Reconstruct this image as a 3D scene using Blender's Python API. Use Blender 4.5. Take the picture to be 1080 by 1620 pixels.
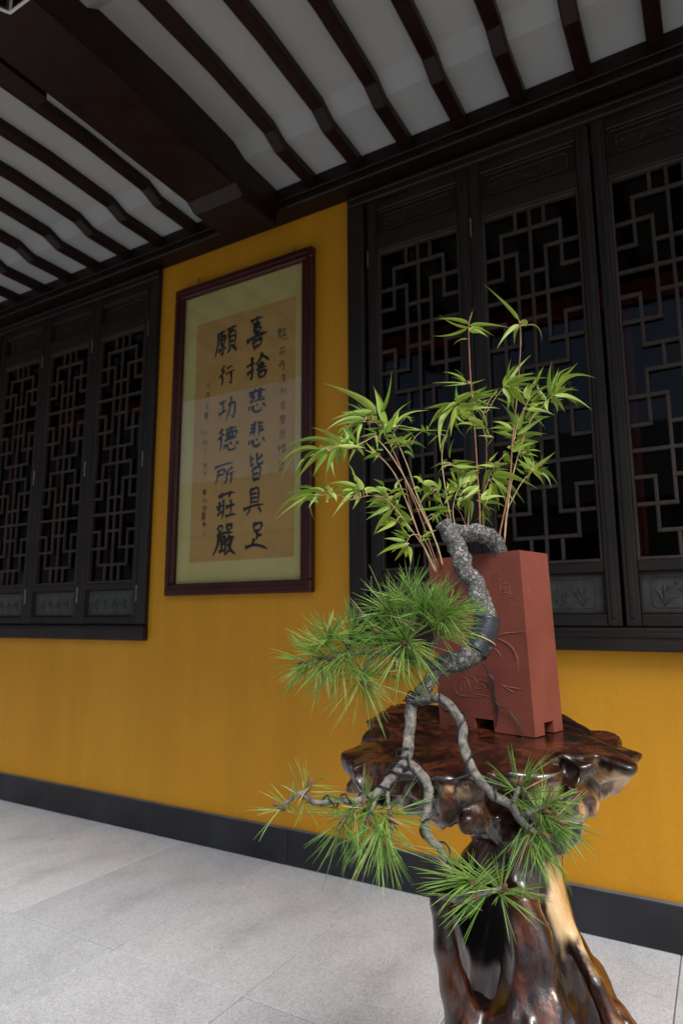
import bpy, bmesh, math, random
import numpy as np
from mathutils import Vector, Matrix

for o in list(bpy.data.objects):
    bpy.data.objects.remove(o)
random.seed(7)
rng = np.random.default_rng(11)
scn = bpy.context.scene
COL = scn.collection

# ------------------------------------------------------------------ camera
CAM_D, CAM_H = 2.586, 1.10            # distance to the wall plane (Y = 0), eye height
PITCH, YAW, ROLL = math.radians(9.177), math.radians(-30.16), math.radians(-0.226)
FPX = 1021.2                          # focal length in pixels of a 1080 x 1620 frame
_f = np.array([math.sin(YAW) * math.cos(PITCH), math.cos(YAW) * math.cos(PITCH), math.sin(PITCH)])
_r = np.array([math.cos(YAW), -math.sin(YAW), 0.0])
_u = np.cross(_r, _f)
_R = _r * math.cos(ROLL) + _u * math.sin(ROLL)
_U = _u * math.cos(ROLL) - _r * math.sin(ROLL)
_C = np.array([0.0, -CAM_D, CAM_H])
_FH = np.array([math.sin(YAW), math.cos(YAW), 0.0])     # horizontal forward
cam = bpy.data.cameras.new("camera")
camo = bpy.data.objects.new("camera", cam)
COL.objects.link(camo)
M = Matrix(((_R[0], _U[0], -_f[0], _C[0]), (_R[1], _U[1], -_f[1], _C[1]), (_R[2], _U[2], -_f[2], _C[2]), (0, 0, 0, 1)))
camo.matrix_world = M
cam.sensor_fit = 'VERTICAL'
cam.sensor_height = 36.0
cam.lens = FPX / 1620 * 36.0
cam.clip_start = 0.02
cam.clip_end = 500
cam.dof.use_dof = True
cam.dof.focus_distance = 1.03
cam.dof.aperture_fstop = 7.1
scn.camera = camo

# ------------------------------------------------------------------ light
SUN_EL, SUN_AZ = math.radians(55), math.radians(47)     # azimuth from -Y towards +X
w = bpy.data.worlds.new("World")
scn.world = w
w.use_nodes = True
nt = w.node_tree
sky = nt.nodes.new("ShaderNodeTexSky")
sky.sky_type = 'NISHITA'
sky.sun_disc = False
sky.sun_elevation = SUN_EL
sky.sun_rotation = math.pi - SUN_AZ
sky.air_density = 1.0
sky.dust_density = 2.4
sky.ozone_density = 1.0
bg = nt.nodes["Background"]
bg.inputs[1].default_value = 0.052
nt.links.new(sky.outputs[0], bg.inputs[0])
sun = bpy.data.lights.new("sun", 'SUN')
sun.energy = 1.5
sun.angle = math.radians(24)
sun.color = (1.0, 0.995, 0.985)
suno = bpy.data.objects.new("sun", sun)
COL.objects.link(suno)
_sd = Vector((math.sin(SUN_AZ) * math.cos(SUN_EL), -math.cos(SUN_AZ) * math.cos(SUN_EL), math.sin(SUN_EL)))
suno.rotation_euler = _sd.to_track_quat('Z', 'Y').to_euler()
suno.location = (6, -8, 12)
scn.view_settings.view_transform = 'Standard'
scn.view_settings.look = 'None'
scn.view_settings.exposure = 1.27
scn.view_settings.gamma = 1.0
scn.render.engine = 'CYCLES'
scn.cycles.max_bounces = 8
scn.cycles.diffuse_bounces = 5
scn.cycles.glossy_bounces = 4
scn.cycles.transparent_max_bounces = 16
scn.cycles.use_denoising = True


# ------------------------------------------------------------------ geometry helpers
def ray(px, py):
    return _f + _R * (px - 540) / FPX - _U * (py - 810) / FPX

def P(px, py, b):
    """world point seen at a photograph position, b metres ahead of the camera (horizontally)"""
    d = ray(px, py)
    return _C + d * (b / (d @ _FH))

def W(px, py, y=0.0):
    d = ray(px, py)
    return _C + d * ((y + CAM_D) / d[1])

def on_plane(px, py, p0, n):
    d = ray(px, py)
    return _C + d * (((p0 - _C) @ n) / (d @ n))

def link(name, me, mat=None, parent=None, loc=None):
    o = bpy.data.objects.new(name, me)
    COL.objects.link(o)
    if mat is not None and len(me.materials) == 0:
        me.materials.append(mat)
    if parent is not None:
        o.parent = parent
    if loc is not None:
        o.location = loc
    return o

def mesh(name, v, f, mat=None, parent=None, loc=None, smooth=False):
    me = bpy.data.meshes.new(name)
    me.from_pydata([tuple(map(float, p)) for p in v], [], [tuple(map(int, q)) for q in f])
    me.update()
    if smooth:
        me.polygons.foreach_set("use_smooth", [True] * len(me.polygons))
    return link(name, me, mat, parent, loc)

def empty(name, loc, label, cat, group=None):
    o = bpy.data.objects.new(name, None)
    COL.objects.link(o)
    o.location = loc
    o.empty_display_size = 0.05
    return tag(o, label, cat, group)

def tag(o, label=None, cat=None, group=None, kind=None):
    if label: o["label"] = label
    if cat: o["category"] = cat
    if group: o["group"] = group
    if kind: o["kind"] = kind
    return o

def copy_tree(o, parent=None):
    c = o.copy()
    COL.objects.link(c)
    c.parent = parent
    for ch in list(o.children):
        copy_tree(ch, c)
    return c

class MB:
    """collects shapes into one mesh"""
    def __init__(s): s.v, s.f = [], []
    def add(s, v, f):
        n = len(s.v); s.v += [tuple(p) for p in v]; s.f += [tuple(i + n for i in q) for q in f]; return s
    def box(s, x0, x1, y0, y1, z0, z1, c=0.0):
        if c <= 0:
            v = [(x, y, z) for z in (z0, z1) for y in (y0, y1) for x in (x0, x1)]
            return s.add(v, [(0, 2, 3, 1), (4, 5, 7, 6), (0, 1, 5, 4), (2, 6, 7, 3), (0, 4, 6, 2), (1, 3, 7, 5)])
        bm = bmesh.new()
        bmesh.ops.create_cube(bm, size=1)
        for q in bm.verts:
            q.co = Vector(((x0 + x1) / 2 + q.co.x * (x1 - x0), (y0 + y1) / 2 + q.co.y * (y1 - y0), (z0 + z1) / 2 + q.co.z * (z1 - z0)))
        bmesh.ops.bevel(bm, geom=bm.edges[:], offset=c, segments=1, affect='EDGES')
        bm.verts.index_update()
        v = [q.co[:] for q in bm.verts]
        f = [[q.index for q in fc.verts] for fc in bm.faces]
        bm.free()
        return s.add(v, f)
    def tube(s, pts, rad, n=8, cap=True):
        pts = [np.array(p, float) for p in pts]
        m = len(pts)
        if not hasattr(rad, '__len__'): rad = [rad] * m
        t = [pts[min(i + 1, m - 1)] - pts[max(i - 1, 0)] for i in range(m)]
        t = [q / (np.linalg.norm(q) + 1e-12) for q in t]
        a = np.cross(t[0], [0, 0, 1.0])
        if np.linalg.norm(a) < 1e-3: a = np.cross(t[0], [1.0, 0, 0])
        a /= np.linalg.norm(a)
        v, f = [], []
        for i in range(m):
            a = a - t[i] * (a @ t[i]); a /= np.linalg.norm(a)
            b = np.cross(t[i], a)
            for k in range(n):
                an = 2 * math.pi * k / n
                v.append(pts[i] + rad[i] * (a * math.cos(an) + b * math.sin(an)))
        for i in range(m - 1):
            for k in range(n):
                k2 = (k + 1) % n
                f.append((i * n + k, i * n + k2, (i + 1) * n + k2, (i + 1) * n + k))
        if cap:
            f.append(tuple(range(n - 1, -1, -1))); f.append(tuple((m - 1) * n + k for k in range(n)))
        return s.add(v, f)
    def build(s, name, mat, parent=None, loc=None, smooth=False):
        return mesh(name, s.v, s.f, mat, parent, loc, smooth)

def spline(pts, per=6):
    p = [np.array(q, float) for q in pts]
    if len(p) < 3:
        return [p[0] + (p[-1] - p[0]) * i / per for i in range(per + 1)]
    e = [2 * p[0] - p[1]] + p + [2 * p[-1] - p[-2]]
    out = []
    for i in range(1, len(e) - 2):
        for k in range(per):
            t = k / per
            out.append(0.5 * (2 * e[i] + (e[i + 1] - e[i - 1]) * t + (2 * e[i - 1] - 5 * e[i] + 4 * e[i + 1] - e[i + 2]) * t * t + (-e[i - 1] + 3 * e[i] - 3 * e[i + 1] + e[i + 2]) * t ** 3))
    out.append(p[-1])
    return out

_lat = np.random.default_rng(3).random((32, 32, 32))
def vnoise(x, y, z):
    xi, yi, zi = np.floor(x), np.floor(y), np.floor(z)
    fx, fy, fz = x - xi, y - yi, z - zi
    fx, fy, fz = (q * q * (3 - 2 * q) for q in (fx, fy, fz))
    xi, yi, zi = (q.astype(int) & 31 for q in (xi, yi, zi))
    x1, y1, z1 = (xi + 1) & 31, (yi + 1) & 31, (zi + 1) & 31
    L = _lat
    c = lambda a, b, t: a + (b - a) * t
    return c(c(c(L[xi, yi, zi], L[x1, yi, zi], fx), c(L[xi, y1, zi], L[x1, y1, zi], fx), fy),
             c(c(L[xi, yi, z1], L[x1, yi, z1], fx), c(L[xi, y1, z1], L[x1, y1, z1], fx), fy), fz) - 0.5

def fbm(x, y, z, o=3):
    s, a = 0, 1.0
    for i in range(o):
        s = s + a * vnoise(x * 2 ** i + 7.3 * i, y * 2 ** i + 1.7 * i, z * 2 ** i + 4.1 * i); a *= 0.5
    return s


# ------------------------------------------------------------------ materials
def new_mat(name):
    m = bpy.data.materials.new(name)
    m.use_nodes = True
    return m, m.node_tree, m.node_tree.nodes["Principled BSDF"]

def N(nt, kind, **kw):
    n = nt.nodes.new(kind)
    for k, v in kw.items():
        if k.startswith("i_"):
            n.inputs[k[2:].replace("_", " ")].default_value = v
        else:
            setattr(n, k, v)
    return n

def coords(nt, scale=(1, 1, 1), kind="Object"):
    t = N(nt, "ShaderNodeTexCoord"); m = N(nt, "ShaderNodeMapping")
    m.inputs["Scale"].default_value = scale
    nt.links.new(t.outputs[kind], m.inputs[0])
    return m.outputs[0]

def noise(nt, vec, scale, detail=4, rough=0.55, dist=0.0):
    n = N(nt, "ShaderNodeTexNoise")
    n.inputs["Scale"].default_value = scale; n.inputs["Detail"].default_value = detail
    n.inputs["Roughness"].default_value = rough; n.inputs["Distortion"].default_value = dist
    nt.links.new(vec, n.inputs["Vector"])
    return n.outputs["Fac"]

def ramp(nt, fac, stops):
    r = N(nt, "ShaderNodeValToRGB")
    e = r.color_ramp.elements
    while len(e) < len(stops): e.new(0.5)
    for q, (p, c) in zip(e, stops):
        q.position = p
        q.color = (c, c, c, 1) if not hasattr(c, '__len__') else (*c, 1)
    nt.links.new(fac, r.inputs[0])
    return r.outputs[0]

def mix(nt, a, b, fac, mode='MIX'):
    m = N(nt, "ShaderNodeMix", data_type='RGBA', blend_type=mode)
    for sock, val in ((m.inputs[0], fac), (m.inputs[6], a), (m.inputs[7], b)):
        if isinstance(val, bpy.types.NodeSocket): nt.links.new(val, sock)
        elif hasattr(val, '__len__'): sock.default_value = (*val, 1)
        else: sock.default_value = val
    return m.outputs[2]

def bump(nt, h, b, strength=0.3, dist=0.01):
    n = N(nt, "ShaderNodeBump")
    n.inputs["Strength"].default_value = strength; n.inputs["Distance"].default_value = dist
    nt.links.new(h, n.inputs["Height"]); nt.links.new(n.outputs[0], b.inputs["Normal"])

def simple(name, col, rough=0.6, var=0.25, scale=6, spec=0.5, bs=0.0, bscale=80, stretch=(1, 1, 1), coat=0.0, metal=0.0, kind="Object"):
    m, nt, b = new_mat(name)
    v = coords(nt, stretch, kind)
    lo, hi = tuple(c * (1 - var) for c in col), tuple(min(1, c * (1 + var)) for c in col)
    nt.links.new(ramp(nt, noise(nt, v, scale, 5), [(0.3, lo), (0.7, hi)]), b.inputs["Base Color"])
    b.inputs["Roughness"].default_value = rough
    b.inputs["Specular IOR Level"].default_value = spec
    b.inputs["Coat Weight"].default_value = coat
    b.inputs["Coat Roughness"].default_value = 0.12
    b.inputs["Metallic"].default_value = metal
    if bs: bump(nt, noise(nt, v, bscale, 4), b, bs, 0.004)
    return m

# yellow lime-washed plaster
def mat_plaster():
    m, nt, b = new_mat("yellow_plaster")
    v = coords(nt)
    c = ramp(nt, noise(nt, v, 0.9, 5, 0.6), [(0.3, (0.61, 0.265, 0.010)), (0.5, (0.67, 0.302, 0.013)), (0.72, (0.71, 0.335, 0.018))])
    streak = ramp(nt, noise(nt, coords(nt, (5, 5, 0.5)), 1.2, 4, 0.6), [(0.35, 0.86), (0.6, 1.0)])
    c = mix(nt, c, streak, 0.6, 'MULTIPLY')
    fine = ramp(nt, noise(nt, v, 55, 3), [(0.3, 0.93), (0.7, 1.0)])
    c = mix(nt, c, fine, 1.0, 'MULTIPLY')
    sc = ramp(nt, noise(nt, coords(nt, (1, 1, 2.2)), 3.2, 9, 0.72, 0.6), [(0.62, 0.0), (0.74, 0.28)])
    c = mix(nt, c, (0.30, 0.16, 0.035), sc)
    rub = ramp(nt, noise(nt, coords(nt, (0.6, 1, 3)), 6, 8, 0.75, 0.3), [(0.66, 0.0), (0.76, 0.30)])
    c = mix(nt, c, (0.70, 0.45, 0.14), rub)
    nt.links.new(c, b.inputs["Base Color"])
    b.inputs["Roughness"].default_value = 0.62
    b.inputs["Specular IOR Level"].default_value = 0.35
    n1 = noise(nt, v, 14, 5)
    bump(nt, n1, b, 0.10, 0.012)
    return m

def mat_granite():
    m, nt, b = new_mat("grey_granite")
    v = coords(nt, kind="Object")
    vo = N(nt, "ShaderNodeTexVoronoi"); vo.inputs["Scale"].default_value = 260; nt.links.new(v, vo.inputs["Vector"])
    sp = ramp(nt, vo.outputs["Color"], [(0.1, 0.55), (0.42, 0.9), (0.62, 1.0), (0.95, 1.25)])
    oi = N(nt, "ShaderNodeObjectInfo")
    base = ramp(nt, oi.outputs["Random"], [(0.0, (0.465, 0.470, 0.482)), (0.35, (0.49, 0.493, 0.50)), (0.65, (0.515, 0.515, 0.516)), (1.0, (0.545, 0.543, 0.538))])
    big = ramp(nt, noise(nt, coords(nt, kind="Generated"), 2.3, 6, 0.62), [(0.28, 0.80), (0.5, 0.98), (0.75, 1.08)])
    c = mix(nt, base, big, 1.0, 'MULTIPLY')
    c = mix(nt, c, sp, 0.65, 'MULTIPLY')
    st = ramp(nt, noise(nt, v, 5, 8, 0.72, 0.5), [(0.56, 0.0), (0.72, 0.45)])
    c = mix(nt, c, (0.24, 0.235, 0.215), st)
    spt = ramp(nt, noise(nt, v, 26, 3, 0.5), [(0.735, 0.0), (0.76, 0.8)])
    c = mix(nt, c, (0.10, 0.095, 0.085), spt)
    nt.links.new(c, b.inputs["Base Color"])
    b.inputs["Roughness"].default_value = 0.72
    bump(nt, vo.outputs["Distance"], b, 0.25, 0.002)
    return m

def mat_wood(name, dark, light, rough=0.4, axis=2, coat=0.0, spec=0.5):
    m, nt, b = new_mat(name)
    s = [14, 14, 14]; s[axis] = 1.0
    v = coords(nt, tuple(s))
    g = noise(nt, v, 3.0, 6, 0.6, 0.3)
    c = ramp(nt, g, [(0.28, dark), (0.72, light)])
    d = ramp(nt, noise(nt, coords(nt), 3.5, 4), [(0.35, 0.8), (0.7, 1.12)])
    c = mix(nt, c, d, 1.0, 'MULTIPLY')
    nt.links.new(c, b.inputs["Base Color"])
    rr = ramp(nt, noise(nt, coords(nt), 9, 4), [(0.3, rough - 0.08), (0.7, rough + 0.12)])
    nt.links.new(rr, b.inputs["Roughness"])
    b.inputs["Coat Weight"].default_value = coat
    b.inputs["Specular IOR Level"].default_value = spec
    bump(nt, g, b, 0.12, 0.003)
    return m

def mat_glass(name, tint=(1, 1, 1), rough=0.02, refl=1.8):
    m = bpy.data.materials.new(name); m.use_nodes = True
    nt = m.node_tree; nt.nodes.clear()
    out = N(nt, "ShaderNodeOutputMaterial"); t = N(nt, "ShaderNodeBsdfTransparent"); g = N(nt, "ShaderNodeBsdfGlossy")
    t.inputs[0].default_value = (*tint, 1); g.inputs["Roughness"].default_value = rough
    f = N(nt, "ShaderNodeFresnel"); f.inputs[0].default_value = 1.5
    mx = N(nt, "ShaderNodeMixShader")
    ge = N(nt, "ShaderNodeNewGeometry"); mt = N(nt, "ShaderNodeMath", operation='SUBTRACT'); mt.inputs[0].default_value = 1.0
    nt.links.new(ge.outputs["Backfacing"], mt.inputs[1])
    mu = N(nt, "ShaderNodeMath", operation='MULTIPLY'); nt.links.new(f.outputs[0], mu.inputs[0]); nt.links.new(mt.outputs[0], mu.inputs[1])
    m2 = N(nt, "ShaderNodeMath", operation='MULTIPLY'); nt.links.new(mu.outputs[0], m2.inputs[0]); m2.inputs[1].default_value = refl
    nt.links.new(m2.outputs[0], mx.inputs[0]); nt.links.new(t.outputs[0], mx.inputs[1]); nt.links.new(g.outputs[0], mx.inputs[2])
    nt.links.new(mx.outputs[0], out.inputs[0])
    return m

M_PLASTER = mat_plaster()
M_GRANITE = mat_granite()
M_BED = simple("mortar_bed", (0.17, 0.165, 0.155), 0.9, 0.2, 8)
M_SKIRT = simple("black_stone", (0.016, 0.017, 0.020), 0.45, 0.55, 3.5, 0.4, 0.15, 120, stretch=(1, 1, 1), kind="Object")
M_SKIRT_EDGE = simple("honed_stone_edge", (0.10, 0.105, 0.115), 0.55, 0.3, 9)
M_LACQ = mat_wood("dark_red_lacquer_wood", (0.009, 0.0030, 0.0024), (0.022, 0.0062, 0.0048), 0.40, 1, 0.0, 0.3)
M_LACQX = mat_wood("dark_red_lacquer_beam", (0.007, 0.0027, 0.0022), (0.016, 0.0052, 0.0042), 0.42, 0, 0.0, 0.3)
M_WIN = mat_wood("dark_brown_window_wood", (0.012, 0.0085, 0.0068), (0.029, 0.021, 0.017), 0.5, 2, 0.0, 0.3)
M_WINX = mat_wood("dark_brown_window_rail", (0.012, 0.0085, 0.0068), (0.027, 0.0195, 0.0155), 0.5, 0, 0.0, 0.3)
M_LATT = mat_wood("worn_lattice_wood", (0.030, 0.0215, 0.0165), (0.060, 0.0435, 0.034), 0.6, 2, 0.0, 0.3)
M_CARVE = simple("green_grey_carved_wood", (0.042, 0.044, 0.036), 0.5, 0.35, 18, 0.5, 0.3, 60)
M_GILT = simple("worn_gilt_line", (0.045, 0.036, 0.020), 0.5, 0.6, 40)
M_CEIL = simple("white_ceiling_paint", (0.37, 0.38, 0.375), 0.75, 0.07, 2.5, 0.3, 0.05, 40)
M_GLASS = mat_glass("window_glass", (0.55, 0.58, 0.57), 0.03, 0.45)
M_PGLASS = mat_glass("picture_glass", (0.97, 0.98, 0.97), 0.01, 1.3)
M_FRAME = mat_wood("red_brown_picture_frame", (0.034, 0.006, 0.0045), (0.070, 0.012, 0.009), 0.4, 2, 0.0, 0.35)
M_SILK = simple("olive_gold_silk_mount", (0.57, 0.475, 0.19), 0.75, 0.06, 5, 0.2, 0.1, 300)
M_PAPER = simple("tan_calligraphy_paper", (0.50, 0.295, 0.10), 0.85, 0.08, 7, 0.2)
M_INK = simple("black_ink", (0.010, 0.010, 0.011), 0.6, 0.3, 40)
M_SEAL = simple("red_seal_ink", (0.28, 0.045, 0.02), 0.7, 0.3, 60)
M_METAL = simple("worn_metal", (0.34, 0.33, 0.31), 0.4, 0.4, 30, metal=0.8)
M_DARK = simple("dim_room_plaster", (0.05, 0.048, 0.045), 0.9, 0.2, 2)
M_RED = simple("red_curtain_cloth", (0.34, 0.018, 0.016), 0.85, 0.25, 14)
M_CLAY = None
M_WHITE = simple("white_paint", (0.72, 0.72, 0.74), 0.5, 0.08, 8)
M_TILE = simple("grey_roof_tile", (0.07, 0.072, 0.075), 0.8, 0.35, 3)
M_LIME = simple("white_lime_wall", (0.48, 0.475, 0.46), 0.85, 0.08, 1.5)
M_COURT = simple("courtyard_stone", (0.20, 0.20, 0.195), 0.85, 0.2, 1.2)

# ------------------------------------------------------------------ ground, floor slabs
court = MB().box(-60, 60, -80, -3.25, -0.5, -0.30).build("courtyard_ground", M_COURT)
tag(court, kind="structure")
floor = MB().box(-9, 7, -3.2, 0.25, -0.5, -0.006).build("floor", M_BED)
tag(floor, kind="structure")
XJ = [-1.31 - 0.55 * k for k in range(-7, 12)]
YJ = [-0.0, -0.92, -1.84, -2.76, -3.2]
slab_cache = {}
for j in range(4):
    for x in XJ:
        y1, y0 = YJ[j], YJ[j + 1]
        g = 0.0017
        key = round(y1 - y0, 3)
        if key not in slab_cache:
            mb = MB().box(-0.275 + g, 0.275 - g, -(y1 - y0) / 2 + g, (y1 - y0) / 2 - g, -0.05, 0, 0.0022)
            slab_cache[key] = mb.build("paving_slab", M_GRANITE, floor); s = slab_cache[key]
        else:
            s = slab_cache[key].copy(); COL.objects.link(s)
        s.location = (x + 0.275, (y0 + y1) / 2, random.uniform(-0.0012, 0.0))

# ------------------------------------------------------------------ yellow wall with window openings
XL0, XL1 = -4.865, -2.737      # left window group
XR0, XR1 = -1.446, 0.830       # right window group
ZS, ZT = 0.972, 3.165
wall = MB()
T = 0.26
wall.box(-9, 7, 0, T, 0, ZS)
for x0, x1 in ((-9, XL0), (XL1, XR0), (XR1, 7)):
    wall.box(x0, x1, 0, T, ZS, ZT)
wall.box(-9, 7, 0, T, ZT, 5.2)
wall = wall.build("temple_wall", M_PLASTER)
tag(wall, "ochre yellow plastered temple wall with two wide window openings", "wall")

sk = empty("stone_skirting", (0, 0, 0), "low black stone skirting along the foot of the yellow wall", "skirting")
xs = -1.778
proto = None
for k in range(-5, 9):
    x0 = xs - 0.8385 * k
    if proto is None:
        proto = MB().box(0.001, 0.8375, -0.026, -0.002, 0.001, 0.1485, 0.002).build("skirting_block", M_SKIRT, sk)
        edge = MB().box(0.001, 0.8375, -0.0255, -0.002, 0.1487, 0.1515, 0.001).build("honed_edge", M_SKIRT_EDGE, proto)
        o = proto
    else:
        o = copy_tree(proto, sk)
    o.location = (x0, random.uniform(-0.001, 0.0005), random.uniform(-0.001, 0.001))

# ------------------------------------------------------------------ ceiling: panels, rafters, beams
PROF = [(-0.05, 3.285), (-0.385, 3.287), (-0.475, 3.325), (-0.85, 3.340), (-1.245, 3.330), (-1.295, 3.292), (-1.62, 3.290)]
RX = 0.70       # the gallery roof ends here; beyond it lies open sky
ceil = MB().box(-9, RX, -1.80, 0.26, 3.46, 3.52).build("ceiling", M_TILE)
tag(ceil, kind="structure")

def extrude_prof(name, x0, x1, drop, up, mat, parent, pts=PROF, ch=0.0):
    n = len(pts)
    mb = MB()
    v = []
    lo = [(y, z - drop) for y, z in pts]; hi = [(y, z + up) for y, z in pts]
    xs = [x0, x1]
    if ch:
        # chamfered lower edges
        ring = [(x0, None, 1), (x0, ch, 0), (x0 + ch, 0, 0), (x1 - ch, 0, 0), (x1, ch, 0), (x1, None, 1)]
    else:
        ring = [(x0, None, 1), (x0, 0, 0), (x1, 0, 0), (x1, None, 1)]
    m = len(ring)
    for i in range(n):
        for x, dz, top in ring:
            v.append((x, pts[i][0], hi[i][1] if top else lo[i][1] + dz))
    f = []
    for i in range(n - 1):
        for k in range(m - 1):
            a = i * m + k
            f.append((a, a + m, a + m + 1, a + 1))
        f.append((i * m + m - 1, i * m + 2 * m - 1, i * m + m, i * m))
    f.append(tuple(range(m))); f.append(tuple((n - 1) * m + k for k in range(m - 1, -1, -1)))
    return mb.add(v, f).build(name, mat, parent)

RW = 0.060
rx = [-1.572 + 0.2606 * k for k in range(0, 8)] + [-2.362 - 0.268 * k for k in range(0, 16)]
rx = sorted(rx)
rproto = extrude_prof("rafter", -RW, 0, 0.044, 0.012, M_LACQ, ceil, ch=0.005)
rproto.location.x = rx[0]
for x in rx[1:]:
    o = rproto.copy(); COL.objects.link(o); o.location.x = x
edges = rx
for a, b in zip(rx[:-1], rx[1:]):
    if b - a > 0.5:      # bay that holds the crossbeam
        extrude_prof("ceiling_panel", a - 0.02, -2.10, 0.0, 0.012, M_CEIL, ceil)
        extrude_prof("ceiling_panel", -1.84, b - 0.04, 0.0, 0.012, M_CEIL, ceil)
    else:
        extrude_prof("ceiling_panel", a - 0.02, b - 0.04, 0.0, 0.012, M_CEIL, ceil)
MB().box(-9, RX, -0.05, 0.02, 3.27, 3.46).build("rear_board", M_LACQX, ceil)
wb = MB().box(-9, RX, -0.120, -0.001, 3.166, 3.40, 0.006)
wb.box(-9, RX, -0.132, -0.1215, 3.205, 3.222, 0.003)
wb = wb.build("wall_beam", M_LACQX)
tag(wb, "long dark beam running along the top of the yellow wall under the rafters", "beam")
bm_prof = [(-0.125, 3.265), (-0.40, 3.265), (-0.455, 3.30), (-1.0, 3.305), (-1.65, 3.305)]
bb = empty("crossbeam", (-1.965, -0.125, 3.1), "massive dark lacquered crossbeam jutting out from the wall above the framed calligraphy", "beam")
o = extrude_prof("beam_body", -2.117, -1.812, 0.185, 0.11, M_LACQ, bb, bm_prof, 0.012); o.location = (1.965, 0.125, -3.1)
o = MB().box(-2.20, -2.117, -1.65, -1.22, 3.10, 3.30, 0.01).build("side_block", M_LACQ, bb); o.location = (1.965, 0.125, -3.1)
lin = MB().box(-9, RX, -1.81, -1.655, 3.10, 3.458, 0.008).build("eave_lintel", M_LACQX)
tag(lin, "dark lintel over the open side of the gallery, parallel to the wall", "beam")
rp = [(-1.98, 3.50), (-1.80, 3.53), (0.26, 3.70), (3.7, 5.6), (3.7, 5.8), (0.26, 4.5), (-1.6, 3.85), (-1.98, 3.62)]
roof = MB().add([(-9.5, y, z) for y, z in rp] + [(RX + 0.3, y, z) for y, z in rp],
                [tuple(range(7, -1, -1)), tuple(range(8, 16))] + [(k, (k + 1) % 8, 8 + (k + 1) % 8, 8 + k) for k in range(8)])
roof = roof.build("roof", M_TILE)
tag(roof, kind="structure")

# ------------------------------------------------------------------ dim rooms behind the windows
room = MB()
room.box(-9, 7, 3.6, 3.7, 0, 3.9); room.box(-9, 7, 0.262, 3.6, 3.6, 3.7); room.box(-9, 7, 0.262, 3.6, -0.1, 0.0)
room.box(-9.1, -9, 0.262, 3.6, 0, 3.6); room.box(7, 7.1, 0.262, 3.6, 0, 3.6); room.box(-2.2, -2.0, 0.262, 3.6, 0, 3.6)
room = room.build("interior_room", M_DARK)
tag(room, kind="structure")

# ------------------------------------------------------------------ lattice windows
ROWS = [0, .094, .193, .295, .397, .495, .605, .705, .805, .907, 1.013, 1.115, 1.22, 1.32, 1.42, 1.512]
OW = 0.388
COLS = [0, .070, .134, OW / 2, OW - .134, OW - .070, OW]
LW, LZ0, LZ1 = 0.512, 1.058, 3.106
OX = (LW - OW) / 2
BARS_H = [(14, 1, 5), (13, 0, 2), (12, 0, 1), (12, 2, 4), (11, 0, 6), (10, 0, 1), (10, 2, 4), (9, 0, 2), (8, 1, 5), (7, 1, 5), (6, 0, 2), (5, 0, 1), (5, 2, 4), (4, 0, 6), (3, 0, 1), (3, 2, 4), (2, 0, 2), (1, 1, 5)]
BARS_V = [(1, 12, 14), (2, 9, 13), (1, 8, 10), (2, 7, 8), (1, 5, 7), (2, 2, 6), (1, 1, 3), (2, 0, 1), (2, 14, 15)]

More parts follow.
